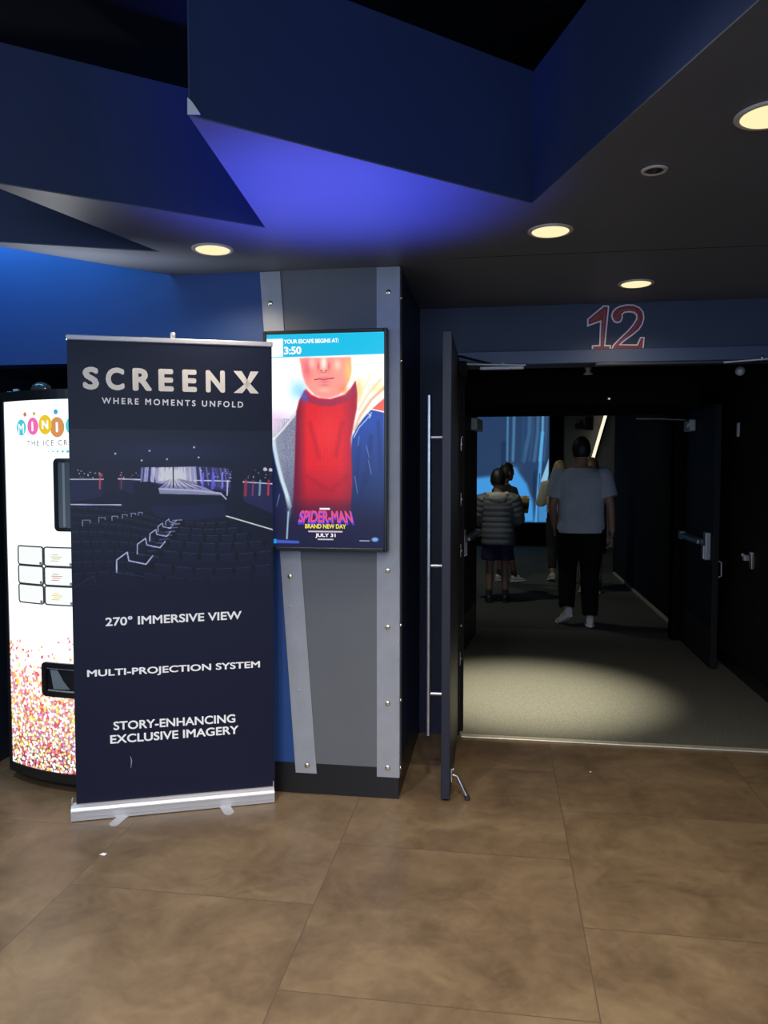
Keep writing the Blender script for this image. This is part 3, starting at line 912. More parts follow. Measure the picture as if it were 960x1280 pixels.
for k in range(9):
    y0 = 350 + 34 * k + k * k * 1.5
    pts = [(28 + j * 46, y0 + 90 * (j / 10) ** 1.0 * (1 - .08 * k) - 22 * math.sin(j / 10 * PI)) for j in range(11)]
    pts = [(x, y) for x, y in pts if x < 470 - 22 * k + 30]
    if len(pts) > 1:
        p.line([(x, y + 10) for x, y in pts], 22, (6, 8, 20), .9)
        seat_row(pts, 24 + 3.5 * k, 12 + 2.2 * k, (17, 22, 48), (54, 58, 92), .9)
for k, (y, x0, x1, bend) in enumerate(((425, 520, 720, 8), (452, 500, 770, 10), (480, 480, 820, 14), (514, 450, 890, 20), (560, 420, 932, 26), (622, 380, 932, 34), (665, 330, 932, 40))):
    pts = [(x0 + (x1 - x0) * j / 12, y + bend * math.sin(j / 12 * PI) * .7 + bend * j / 12 * .5) for j in range(13)]
    p.line([(x, yy + 14) for x, yy in pts], 30, (6, 8, 20), .95)
    seat_row(pts, 42 + 8 * k, 20 + 4.5 * k, (19, 24, 50), (58, 60, 96), .95)
# the aisle with its lit steps and rails
for k in range(9):
    y = 418 + k * 18
    x = 490 - k * 9 - k * k * .6
    p.line([(x - 18, y), (x + 22, y - 2)], 6, (120, 122, 150), .8 - .06 * k)
for s_, bx, by in ((1.0, 220, 660), (.78, 312, 575), (.58, 368, 515), (.42, 405, 470), (.3, 440, 440)):
    p.line([(bx, by), (bx + 2 * s_, by - 60 * s_), (bx + 48 * s_, by - 95 * s_), (bx + 55 * s_, by - 55 * s_), (bx + 130 * s_, by - 36 * s_), (bx + 160 * s_, by - 75 * s_)], 3 + 3 * s_, (150, 152, 172), .85)
    p.line([(bx, by), (bx + 120 * s_, by + 22 * s_)], 4, (80, 84, 110), .6)
for x, y, s_ in ((78, 412, 1), (148, 400, .85), (205, 394, .75), (250, 388, .65), (288, 382, .6), (320, 378, .55)):
    p.line([(x, y + 26 * s_), (x, y), (x + 32 * s_, y), (x + 32 * s_, y + 12 * s_)], 4, (130, 130, 150), .8)
p.line([(28, 730), (120, 672), (132, 715)], 4, (70, 74, 98), .7)
lum = p.c.max(-1, keepdims=True)
p.c = p.c * (1 + .55 * np.clip((lum - 60) / 90, 0, 1))
p.blend(np.clip((p.Y - 640) / 120, 0, 1), NAVY)
p.blend(np.clip((40 - p.Y) / 60, 0, 1), NAVY)
pic_m = paint_mat('auditorium_print', 0.38)
p.build('printed_picture', pic_m, lambda u, v: local_matrix(bn) @ loc(0.0150 + u * 0.8215, yt + 0.0001, 1.626 - v * 0.71), gr)
sc = MB().tube([loc(0.232, yt, 0.250), loc(0.236, yt - 0.0005, 0.23), loc(0.233, yt, 0.198)], [0.0006, 0.0025, 0.0006], 6)
bpart(sc, 'scuff_mark', M['silver'], gr)

# ------------------------------------------------------------------ wall display
YS = 3.25
ds = empty('wall_display', (-0.745, YF, 1.10))
tag(ds, 'upright lit display in a black frame hanging on the pillar', 'display screen')
X0, X1, Z0, Z1 = -1.016, -0.4715, 1.105, 2.060
b = MB().bbox((X0, YS + 0.012, Z0), (X1, YF - 0.008, Z1), 0.004)
hs = b.build('housing', M['bezel'], ds)
b = MB()
bw = 0.0145
for a_, c_ in (((X0, YS - 0.002, Z0), (X0 + bw, YS + 0.014, Z1)), ((X1 - bw, YS - 0.002, Z0), (X1, YS + 0.014, Z1)), ((X0 + bw, YS - 0.002, Z0), (X1 - bw, YS + 0.014, Z0 + 0.017)), ((X0 + bw, YS - 0.002, Z1 - 0.016), (X1 - bw, YS + 0.014, Z1))):
    b.bbox(a_, c_, 0.003)
b.build('bezel', M['bezel'], ds)
CX0, CX1, CZ0, CZ1 = X0 + bw, X1 - bw, Z0 + 0.017, Z1 - 0.016

p = Paint(80, 574, 322, 1237, 240, 446, (244, 246, 250))
# dusk towards the bottom
p.blend(np.clip((p.Y - 640) / 420, 0, 1), (24, 30, 62))
p.spot(110, 690, 90, 60, (226, 190, 222), .7)
p.spot(215, 560, 46, 50, (90, 190, 240), .6)
# jacket, right side: cream lining, then blue cloth going dark downwards
p.poly([(452, 640), (462, 560), (478, 510), (510, 470), (574, 430), (574, 640), (500, 700), (440, 790)], (252, 248, 238), 1, 4)
p.spot(468, 560, 22, 60, (248, 196, 110), .8)
p.spot(548, 556, 44, 26, (252, 220, 140), .6)
for pts_, w_, c_ in (([(574, 556), (520, 606), (476, 670), (452, 730)], 12, (206, 150, 112)), ([(560, 520), (505, 585), (468, 650)], 7, (226, 180, 130)), ([(520, 500), (486, 560), (466, 610)], 7, (244, 206, 150)), ([(574, 590), (520, 634), (470, 700)], 6, (250, 226, 200))):
    p.line(pts_, w_, c_, .75, 5)
jk = p.poly([(574, 660), (545, 652), (520, 648), (490, 680), (464, 716), (442, 760), (434, 830), (430, 900), (424, 1237), (574, 1237)], (34, 68, 156), 1, 3)
p.blend(jk * np.clip((p.Y - 700) / 330, 0, 1), (26, 40, 84))
for x0, y0, x1, y1, w_ in ((520, 760, 500, 960, 16), (550, 700, 560, 900, 12), (470, 800, 456, 1000, 10), (490, 920, 470, 1090, 12)):
    p.line([(x0, y0), (x1, y1)], w_, (18, 34, 84), .5, 8)
for x0, y0, x1, y1 in ((508, 860, 520, 920), (500, 800, 512, 850), (452, 930, 462, 1000), (470, 760, 466, 800)):
    p.line([(x0, y0), (x1, y1)], 3, (120, 150, 210), .7, 2)
p.poly([(574, 600), (574, 655), (522, 645)], (224, 92, 78), 1)
p.line([(522, 645), (548, 652), (574, 658)], 4, (244, 240, 240))
p.line([(522, 660), (500, 690), (470, 722), (448, 764)], 3.5, (170, 200, 246))
p.line([(508, 664), (520, 672), (512, 684)], 3, (190, 215, 250))
# jacket, left side: pale speckled lining and a long light edge
p.poly([(80, 790), (120, 750), (170, 690), (214, 640), (206, 760), (200, 900), (190, 1000), (180, 1120), (160, 1237), (80, 1237)], (136, 140, 160), 1, 4)
sp = rng.random(p.X.shape)
p.blend(((p.X < 216) & (p.Y > 680) & (sp > .5)) * .45 * np.clip((p.X - 100) / 60, 0, 1), (64, 70, 104))
p.blend(((p.X < 216) & (p.Y > 700)) * .5 * np.clip((p.Y - 850) / 200, 0, 1), (50, 58, 92))
p.poly([(80, 800), (108, 800), (126, 880), (146, 960), (160, 1060), (158, 1237), (80, 1237)], (22, 30, 66), 1, 3)
p.line([(106, 770), (110, 810), (122, 870), (142, 950), (162, 1010), (174, 1060)], 17, (186, 206, 216), 1, 4)
p.line([(174, 1060), (172, 1100), (165, 1150), (161, 1200)], 8, (176, 200, 214), 1, 3)
p.line([(130, 1010), (118, 1060)], 4, (120, 140, 170), .8, 2)
p.line([(108, 768), (150, 724), (210, 650)], 8, (240, 240, 238), .85, 4)
# plain red knitted jumper
red = p.poly([(246, 556), (270, 580), (300, 594), (350, 600), (410, 582), (436, 556), (454, 528), (462, 580), (460, 640), (448, 700), (434, 770), (438, 860), (440, 960), (430, 1090), (300, 1110), (190, 1100), (194, 960), (200, 800), (206, 650), (218, 604)], (224, 34, 40), 1, 4)
rib = (np.sin(p.X * 1.05) * .5 + .5) * .22 + (sp > .6) * .10 + (np.sin(p.Y * .9) > .3) * .06
p.blend(red * rib, (120, 10, 30))
p.blend(red * np.clip((250 - p.X) / 50, 0, 1) * .85, (74, 22, 54))
p.blend(red * np.clip((p.X - 395) / 50, 0, 1) * .6, (130, 22, 50))
p.blend(red * np.clip((p.Y - 880) / 200, 0, 1) * .6, (96, 18, 50))
p.spot(332, 740, 80, 110, (250, 66, 54), .35)
for x0, y0, x1, y1 in ((262, 700, 300, 850), (400, 700, 372, 840), (250, 930, 330, 985), (420, 930, 350, 990)):
    p.line([(x0, y0), (x1, y1)], 14, (130, 14, 36), .35, 9)
col_ = p.poly([(238, 562), (262, 586), (300, 600), (350, 604), (412, 586), (440, 558), (456, 528), (460, 566), (440, 596), (400, 618), (350, 632), (300, 628), (260, 614), (230, 596)], (160, 44, 72), .9, 3)
p.blend(col_ * (np.sin(p.X * .8) * .5 + .5) * .3, (90, 20, 60))
p.spot(240, 590, 18, 26, (50, 100, 200), .8)
# lower half of a face
face = p.poly([(219, 424), (436, 424), (437, 480), (430, 520), (410, 560), (384, 584), (350, 596), (316, 596), (286, 584), (262, 560), (246, 536), (234, 500)], (236, 146, 134), 1, 4)
p.spot(252, 470, 24, 54, (214, 78, 104), .6)
p.spot(424, 480, 20, 60, (252, 196, 104), .8)
p.spot(406, 562, 22, 24, (236, 126, 62), .7)
p.spot(322, 446, 15, 36, (252, 238, 228), .9)
p.spot(272, 445, 16, 28, (250, 214, 204), .6)
p.spot(380, 455, 18, 30, (252, 224, 200), .6)
p.spot(300, 462, 8, 24, (196, 70, 84), .55)
p.spot(344, 462, 8, 24, (196, 70, 84), .55)
p.spot(312, 479, 5, 4, (130, 30, 50), .8)
p.spot(332, 479, 5, 4, (130, 30, 50), .8)
p.spot(322, 487, 20, 5, (206, 84, 90), .7)
p.line([(284, 517), (304, 514), (322, 518), (342, 514), (364, 512)], 4, (146, 34, 60), 1, 2)
p.spot(324, 509, 26, 5, (222, 100, 116), .8)
p.spot(325, 527, 26, 7, (232, 104, 124), .9)
p.spot(325, 541, 24, 5, (200, 92, 90), .6)
p.spot(325, 562, 30, 11, (248, 186, 168), .7)
# night at the foot of the picture
p.blend(np.clip((p.Y - 1020) / 110, 0, 1) * .93, (22, 24, 54))
p.spot(330, 1110, 120, 60, (120, 30, 60), .4)
p.line([(168, 1085), (161, 1200)], 6, (176, 205, 224), .9, 3)
# heading bar
p.poly([(80, 322), (574, 322), (574, 414), (80, 420)], (10, 176, 214), 1)
p.poly([(80, 340), (150, 340), (150, 416), (80, 418)], (246, 250, 252), 1)
p.poly([(104, 1203), (116, 1203), (116, 1222), (104, 1222)], (20, 150, 230), 1)
p.poly([(116, 1206), (214, 1210), (214, 1221), (116, 1221)], (60, 90, 190), .9)
p.oval(536, 1200, 14, 9, (120, 170, 240), .9, .3)
p.poly([(302, 1066), (346, 1066), (346, 1074), (302, 1074)], (236, 226, 236), 1)
p.line([(256, 1168), (396, 1168)], 7, (200, 190, 205), .9)
p.line([(296, 1202), (358, 1202)], 6, (210, 200, 215), .9)
p.line([(472, 1206), (512, 1206)], 4, (200, 205, 220), .8)
sm = paint_mat('lit_display_picture', 0.25, 1.22)
scr = p.build('screen', sm, lambda u, v: Vector((CX0 + u * (CX1 - CX0), YS + 0.006, CZ1 - v * (CZ1 - CZ0))), ds)
dpos = lambda x, y, k=0.0: Vector((CX0 + (x - 80) / 494 * (CX1 - CX0), YS + 0.0055 - k, CZ1 - (y - 322) / 915 * (CZ1 - CZ0)))


def dword(body, x0, x1, yt_, yb_, m, name, k=0.0, top_in=0.0, **kw):
    words(body, quad_place(dpos(x0, yb_, k), dpos(x1, yb_, k), dpos(x1 - top_in, yt_, k), dpos(x0 + top_in, yt_, k)), name, m, scr, **kw)


lit = lambda n_, c_, s_=1.0: mat(n_, (0.02, 0.02, 0.02), 0.3, emit=c_, estr=s_)
lw = lit('lit_white_letters', (1, 1, 1))
dword('YOUR ESCAPE BEGINS AT:', 154, 386, 344, 362, lw, 'heading_lettering', weight=0.035, spacing=0.95)
dword('3:50', 154, 228, 374, 408, lw, 'time_lettering', weight=0.04)
dword('SPIDER-MAN', 206, 450, 1080, 1140, lit('lit_blue_letters', srgb(70, 50, 220)), 'title_shadow', -0.0002, 12, weight=0.05, spacing=0.95)
dword('SPIDER-MAN', 210, 446, 1077, 1130, lit('lit_rose_letters', srgb(226, 70, 130)), 'title_lettering', 0.0004, 12, weight=0.03, spacing=0.97)
dword('BRAND NEW DAY', 240, 414, 1136, 1155, lit('lit_yellow_letters', srgb(238, 226, 70)), 'subtitle_lettering', 0.0006, weight=0.035)
dword('JULY 31', 284, 370, 1176, 1196, lw, 'date_lettering', 0.0006, weight=0.03)

# ------------------------------------------------------------------ vending machine
VX, VR = -1.79, 0.95                    # centre, radius of the bowed front
VW = 0.475
vm = empty('vending_machine', (VX, 3.45, 0))
tag(vm, 'white lit ice cream vending machine half hidden by the banner', 'vending machine')


def vy(x):
    d_ = min(abs(x - VX), VW)
    return 3.125 + VR - math.sqrt(VR * VR - d_ * d_)


NB = 24
VXs = [VX - VW + 2 * VW * k / NB for k in range(NB + 1)]
def vband(mb, z0, z1, off, x0=-VW, x1=VW, depth=0.02, mi=0):
    xs = [VX + x0 + (x1 - x0) * k / NB for k in range(NB + 1)]
    fr_ = [Vector((x, vy(x) - off, 0)) for x in xs]
    bk = [Vector((x, vy(x) - off + depth, 0)) for x in xs]
    lo = fr_ + bk[::-1]
    mb.loops([[p_ + Vector((0, 0, z0)) for p_ in lo], [p_ + Vector((0, 0, z1)) for p_ in lo]], mi, False)


c = MB()
ob = [Vector((x, vy(x) + 0.012, 0)) for x in VXs] + [Vector((VX + VW, 4.10, 0)), Vector((VX - VW, 4.10, 0))]
c.loops([[p_ + Vector((0, 0, 0.062)) for p_ in ob], [p_ + Vector((0, 0, 1.800)) for p_ in ob]], smooth=False)
cab = c.build('cabinet', M['cabinet'], vm)
c = MB()
obp = [Vector((VX + (x - VX) * .92, vy(x) + 0.08, 0)) for x in VXs] + [Vector((VX + VW * .92, 4.05, 0)), Vector((VX - VW * .92, 4.05, 0))]
c.loops([[p_ + Vector((0, 0, 0.003)) for p_ in obp], [p_ + Vector((0, 0, 0.065)) for p_ in obp]], smooth=False)
c.build('plinth', M['rubber'], vm)
c = MB(); vband(c, 1.768, 1.812, 0.008); vband(c, 0.055, 0.098, 0.006)
vband(c, 0.09, 1.78, 0.006, -VW, -VW + 0.022); vband(c, 0.09, 1.78, 0.006, VW - 0.022, VW)
c.build('front_frame', M['cabinet'], vm)
# lit front with a shower of ice cream beads printed on its lower half
m = bpy.data.materials.new('lit_front_with_beads')
m.use_nodes = True
nt = m.node_tree
L = nt.links.new
bs = nt.nodes['Principled BSDF']
geo = nt.nodes.new('ShaderNodeNewGeometry')
sepz = nt.nodes.new('ShaderNodeSeparateXYZ'); L(geo.outputs['Position'], sepz.inputs[0])
cmb = nt.nodes.new('ShaderNodeCombineXYZ'); L(sepz.outputs[0], cmb.inputs[0]); L(sepz.outputs[2], cmb.inputs[1])
vo = nt.nodes.new('ShaderNodeTexVoronoi'); vo.voronoi_dimensions = '2D'; vo.inputs['Scale'].default_value = 84; L(cmb.outputs[0], vo.inputs['Vector'])
sc_ = nt.nodes.new('ShaderNodeSeparateColor'); L(vo.outputs['Color'], sc_.inputs[0])
cr = nt.nodes.new('ShaderNodeValToRGB'); cr.color_ramp.interpolation = 'CONSTANT'
pal = [(250, 240, 238), (232, 130, 150), (250, 214, 100), (252, 252, 248), (232, 160, 110), (212, 84, 110), (252, 246, 228), (206, 140, 180), (252, 250, 244), (250, 230, 150)]
cr.color_ramp.elements[0].color = (*srgb(*pal[0]), 1)
cr.color_ramp.elements[1].position = 0.1; cr.color_ramp.elements[1].color = (*srgb(*pal[1]), 1)
for k in range(2, 10):
    e = cr.color_ramp.elements.new(k / 10); e.color = (*srgb(*pal[k]), 1)
L(sc_.outputs[0], cr.inputs[0])
# gaps between beads go dark, more so near the bottom
gp = nt.nodes.new('ShaderNodeMapRange'); L(vo.outputs['Distance'], gp.inputs[0]); gp.inputs[1].default_value, gp.inputs[2].default_value = 0.42, 0.62
zz = nt.nodes.new('ShaderNodeMapRange'); L(sepz.outputs[2], zz.inputs[0]); zz.inputs[1].default_value, zz.inputs[2].default_value, zz.inputs[3].default_value, zz.inputs[4].default_value = 0.62, 0.08, 0.0, 1.0
gm = nt.nodes.new('ShaderNodeMath'); gm.operation = 'MULTIPLY'; L(gp.outputs[0], gm.inputs[0]); L(zz.outputs[0], gm.inputs[1])
mg = nt.nodes.new('ShaderNodeMix'); mg.data_type = 'RGBA'; L(gm.outputs[0], mg.inputs['Factor']); L(cr.outputs[0], mg.inputs['A']); mg.inputs['B'].default_value = (0.03, 0.012, 0.012, 1)
# where beads lie: noise against height
nz = nt.nodes.new('ShaderNodeTexNoise'); nz.inputs['Scale'].default_value = 9; nz.inputs['Detail'].default_value = 3; L(cmb.outputs[0], nz.inputs['Vector'])
hz = nt.nodes.new('ShaderNodeMapRange'); L(sepz.outputs[2], hz.inputs[0]); hz.inputs[1].default_value, hz.inputs[2].default_value, hz.inputs[3].default_value, hz.inputs[4].default_value = 0.28, 0.95, 0.10, 1.05
cmpn = nt.nodes.new('ShaderNodeMath'); cmpn.operation = 'SUBTRACT'; L(nz.outputs[0], cmpn.inputs[0]); L(hz.outputs[0], cmpn.inputs[1])
adds = nt.nodes.new('ShaderNodeMath'); adds.operation = 'MULTIPLY_ADD'; L(sc_.outputs[1], adds.inputs[0]); adds.inputs[1].default_value = 0.3; L(cmpn.outputs[0], adds.inputs[2])
msk = nt.nodes.new('ShaderNodeMath'); msk.operation = 'GREATER_THAN'; L(adds.outputs[0], msk.inputs[0]); msk.inputs[1].default_value = 0.12
mw = nt.nodes.new('ShaderNodeMix'); mw.data_type = 'RGBA'; L(msk.outputs[0], mw.inputs['Factor']); mw.inputs['A'].default_value = (0.93, 1.0, 0.98, 1); L(mg.outputs['Result'], mw.inputs['B'])
bs.inputs['Base Color'].default_value = (0.05, 0.05, 0.05, 1)
L(mw.outputs['Result'], bs.inputs['Emission Color'])
bs.inputs['Emission Strength'].default_value = 1.35
bs.inputs['Roughness'].default_value = 0.2
c = MB(); vband(c, 0.098, 1.768, 0.0, -VW + 0.022, VW - 0.022, 0.014)
lf = c.build('lit_front', m, vm)


def vpt(px, py, off=0.002):
    """photo-frame point on the bowed front"""
    Y = 3.2
    for _ in range(6):
        q = on_y(px, py, Y)
        Y = vy(q.x) - off
    return on_y(px, py, Y)


def vxz(x, z, off):
    return Vector((x, vy(x) - off, z))


def vdisc(mb, x, z, rx, rz, off, n_=24):
    mb.prism([vxz(x + rx * math.cos(2 * PI * k / n_), z + rz * math.sin(2 * PI * k / n_), off) for k in range(n_)], (0, -0.001, 0))


def rrect(x0, x1, z0, z1, r, k=5):
    pts = []
    for cx, cz, a0 in ((x1 - r, z1 - r, 0), (x0 + r, z1 - r, PI / 2), (x0 + r, z0 + r, PI), (x1 - r, z0 + r, 3 * PI / 2)):
        pts += [(cx + r * math.cos(a0 + PI / 2 * j / k), cz + r * math.sin(a0 + PI / 2 * j / k)) for j in range(k + 1)]
        if a0 in (0, PI):                    # straight top and bottom edges follow the bow
            sg_ = -1 if a0 == 0 else 1
            pts += [(cx + sg_ * (x1 - x0 - 2 * r) * j / 10, z1 if a0 == 0 else z0) for j in range(1, 10)]
    return pts


def vframe(mb, x0, x1, z0, z1, r, t_, off):
    a_, b_ = rrect(x0, x1, z0, z1, r), rrect(x0 + t_, x1 - t_, z0 + t_, z1 - t_, max(.002, r - t_))
    n_ = len(a_)
    va = [vxz(x, z, off) for x, z in a_] + [vxz(x, z, off) for x, z in b_] + [vxz(x, z, off - 0.012) for x, z in a_] + [vxz(x, z, off - 0.012) for x, z in b_]
    f_ = []
    for i in range(n_):
        j = (i + 1) % n_
        f_ += [(i, j, n_ + j, n_ + i), (i, 2 * n_ + i, 2 * n_ + j, j), (n_ + i, n_ + j, 3 * n_ + j, 3 * n_ + i)]
    mb.add(va, f_)


def vfill(mb, x0, x1, z0, z1, r, off, th=0.001):
    xs = [x0 + r * (1 - math.cos(PI / 2 * k / 4)) for k in range(5)] + [x0 + r + (x1 - x0 - 2 * r) * k / 10 for k in range(1, 10)] + [x1 - r * (1 - math.cos(PI / 2 * k / 4)) for k in range(4, -1, -1)]
    lo_, hi_ = [], []
    for x in xs:
        e_ = max(0.0, r - min(x - x0, x1 - x))
        d_ = r - math.sqrt(max(0.0, r * r - e_ * e_))
        lo_.append(vxz(x, z0 + d_, off)); hi_.append(vxz(x, z1 - d_, off))
    n_ = len(xs)
    mb.add(lo_ + hi_, [(i_, i_ + 1, n_ + i_ + 1, n_ + i_) for i_ in range(n_ - 1)])


TEAL, PINKC, YEL, ORG, BLU = srgb(70, 205, 215), srgb(240, 110, 180), srgb(236, 200, 30), srgb(214, 146, 84), srgb(60, 160, 230)
lm = {k: lit('lit_' + k + '_print', v, 1.0) for k, v in (('teal', TEAL), ('pink', PINKC), ('yellow', YEL), ('orange', ORG), ('blue', BLU), ('brown', srgb(196, 130, 110)), ('olive', srgb(200, 190, 110)))}
# logo: coloured ovals with white letters (crop scale: 711 px over 100 photo px)
ls = lambda cx, cy: vpt(cx / 7.11, 440 + cy / 7.11)
for nm, cx, cy, r_ in (('teal', 190, 672, 50), ('pink', 292, 660, 54), ('yellow', 402, 646, 60), ('orange', 508, 668, 62), ('teal', 640, 655, 52), ('brown', 222, 555, 16), ('olive', 303, 548, 14), ('blue', 495, 531, 18)):
    q = ls(cx, cy)
    k_ = r_ / 7.11 * 3.2 / 960 * 1.18
    c = MB(); vdisc(c, q.x, q.z, k_ * 1.08, k_ * (1.3 if r_ > 20 else 1.15), 0.002 + (0.0008 if nm == 'yellow' else 0))
    c.build('logo_dot', lm[nm], lf)
for ch, cx, cy, w_, h_ in (('M', 190, 682, 62, 92), ('I', 290, 662, 18, 88), ('N', 402, 646, 62, 80), ('I', 508, 668, 20, 90)):
    q = ls(cx, cy)
    kw = w_ / 7.11 * 3.2 / 960 * 1.25; kh = h_ / 7.11 * 3.2 / 960 * 1.05
    c = MB()
    word(c, ch, lambda x, y: vxz(q.x + (x - .5) * kw, q.z + (y - .5) * kh, 0.0042), weight=0.05 if ch != 'M' else 0.015)
    c.build('logo_lettering', lw, lf)
q0, q1 = ls(243, 834), ls(243, 788)
words('THE ICE CREAM', lambda x, y: vxz(q0.x + x * 0.30, q0.z + y * (q1.z - q0.z), 0.003), 'slogan_lettering', mat('slate_print', (0.08, 0.07, 0.16), 0.5), lf, weight=0.0, spacing=1.3)
for k, cx in enumerate((428, 470, 513, 558, 602, 648)):
    q = ls(cx, 884)
    c = MB(); vdisc(c, q.x, q.z, 0.003 + 0.0009 * k, 0.003 + 0.0009 * k, 0.002, 14)
    c.build('logo_dot', lm['teal'], lf)
# viewing window
wa, wb = vpt(68, 573), vpt(68, 664)
wx1 = VX + 0.27
c = MB(); vframe(c, wa.x, wx1, wb.z, wa.z, 0.022, 0.016, 0.014)
wf = c.build('viewing_window', M['cabinet'], vm)
c = MB(); vfill(c, wa.x + 0.012, wx1 - 0.012, wb.z + 0.012, wa.z - 0.012, 0.010, 0.003)
c.build('pane', M['pane'], wf)
c = MB(); vfill(c, wa.x + 0.04, wa.x + 0.052, wb.z + 0.02, wa.z - 0.02, 0.003, 0.0046)
c.build('inner_rail', M['silver'], wf)
# selection plates, three rows
ca, cb, cc, cd = vpt(23.4, 683), vpt(53.6, 683), vpt(55.2, 683), vpt(90.5, 683)
rows = [vpt(40, y).z for y in (683, 706, 707.3, 729.7, 731, 753.5)]
cw = cb.x - ca.x
tint = [(0.9, 0.97, 0.96), (0.9, 0.97, 0.96), (0.9, 0.97, 0.96)]
plate = lit('lit_white_plate', (0.95, 1.0, 0.98), 1.0)
for r_ in range(3):
    for c_ in range(4):
        x0 = ca.x + c_ * (cw + 0.010)
        z1_, z0_ = rows[2 * r_], rows[2 * r_ + 1]
        c = MB(); vframe(c, x0 - 0.004, x0 + cw + 0.004, z0_ - 0.003, z1_ + 0.003, 0.014, 0.0055, 0.008)
        bo = c.build('selection_plate', mat('grey_plate_rim', (0.10, 0.09, 0.10), 0.4) if (r_, c_) == (0, 0) else bpy.data.materials['grey_plate_rim'], vm)
        c = MB(); vfill(c, x0 + 0.001, x0 + cw - 0.001, z0_ + 0.002, z1_ - 0.002, 0.010, 0.004)
        c.build('plate_face', plate, bo)
        c = MB(); vfill(c, x0 + cw - 0.018, x0 + cw - 0.004, z0_ + 0.004, z0_ + 0.016, 0.002, 0.0075)
        c.build('push_button', M['silver'], bo)
        if c_ == 1:
            c = MB()
            for j in range(4):
                vfill(c, x0 + 0.035 + 0.008 * (j % 2), x0 + 0.075 + 0.01 * (j % 3), z0_ + 0.022 + 0.009 * j, z0_ + 0.025 + 0.009 * j, 0.001, 0.006)
            c.build('flavour_print', (lm['olive'], lm['brown'], lm['yellow'])[r_], bo)
# delivery port
da, db = vpt(54, 826), vpt(54, 868)
c = MB(); vframe(c, da.x, VX + 0.22, db.z, da.z, 0.022, 0.024, 0.018)
dp = c.build('delivery_port', M['cabinet'], vm)
c = MB(); vfill(c, da.x + 0.02, VX + 0.20, db.z + 0.02, da.z - 0.02, 0.008, 0.002)
c.build('port_back', M['cabinet'], dp)
c = MB(); c.prism([vxz(da.x + 0.042, da.z - 0.034, 0.006), vxz(VX + 0.17, da.z - 0.034, 0.006), vxz(VX + 0.15, db.z + 0.034, 0.010), vxz(da.x + 0.062, db.z + 0.034, 0.010)], (0, -0.002, 0))
c.build('port_flap', M['pane'], dp)
c = MB(); vfill(c, da.x + 0.026, VX + 0.19, da.z - 0.030, da.z - 0.024, 0.002, 0.010); vfill(c, da.x + 0.03, VX + 0.19, db.z + 0.024, db.z + 0.030, 0.002, 0.010)
c.build('port_lip', M['alu'], dp)
q = on_y(52, 496, 3.21)
MB().lathe((q.x, 3.21, 1.811), [(0.044, 0.0), (0.044, 0.012), (0.036, 0.028), (0.022, 0.038), (0.004, 0.042)], 28).build('top_dome', mat('smoked_dome', (0.05, 0.048, 0.045), 0.15), vm)
MB().bbox((VX - VW + 0.01, 3.28, 1.808), (VX - VW + 0.05, 3.32, 1.822), 0.003).bbox((VX - VW + 0.06, 3.25, 1.810), (VX - VW + 0.085, 3.27, 1.830), 0.003).build('top_bracket', M['silver'], vm)

# ------------------------------------------------------------------ far end of the corridor: lit screen, lights, devices
es = empty('projection_screen', (0.0, 15.3, 0.40))
tag(es, 'large blue lit screen at the end of the corridor', 'screen')
EX0, EX1, EZ0, EZ1 = -1.50, 0.955, 0.47, 3.05
MB().bbox((EX0 - 0.03, 15.24, EZ0 - 0.03), (EX1 + 0.03, 15.30, EZ1 + 0.03), 0.01).build('frame', M['bezel'], es)
# coordinates of this picture: 960 x 1280 crop, 4.571 px per photo px
p = Paint(-610, 460, -230, 655, 200, 170, (38, 62, 98))
p.poly([(-610, 400), (60, 340), (110, 270), (190, 300), (280, 400), (330, 520), (340, 655), (-610, 655)], (66, 150, 220), 1, 14)
p.spot(90, 520, 70, 110, (120, 200, 250), .8)
p.spot(150, 300, 60, 30, (110, 180, 230), .5)
p.poly([(60, 120), (105, 110), (110, 260), (60, 330)], (26, 48, 82), .8, 6)
for x0, x1, w_, c_ in ((170, 160, 22, (84, 140, 180)), (118, 112, 14, (96, 160, 200)), (300, 250, 34, (64, 104, 140)), (370, 340, 28, (70, 112, 150)), (330, 300, 20, (50, 84, 120)), (250, 240, 26, (40, 74, 112)), (410, 385, 20, (120, 190, 230)), (440, 420, 14, (60, 100, 140))):
    p.line([(x0, -230), (x0 - 4, 60), (x1, 240)], w_, c_, .75, 8)
p.line([(405, 60), (385, 330), (360, 655)], 26, (86, 170, 230), .9, 6)
p.line([(385, 330), (372, 655)], 8, (20, 50, 90), .9, 3)
p.poly([(395, 380), (460, 230), (460, 330), (440, 420)], (150, 205, 236), .9, 4)
p.poly([(385, 420), (460, 560), (460, 655), (375, 655)], (70, 150, 214), .8, 8)
p.poly([(330, 330), (360, 300), (352, 520), (330, 470)], (24, 42, 70), .8, 8)
p.build('picture', paint_mat('lit_corridor_picture', 0.4, 1.0), lambda u, v: Vector((EX0 + u * (EX1 - EX0), 15.238, EZ1 - v * (EZ1 - EZ0))), es)

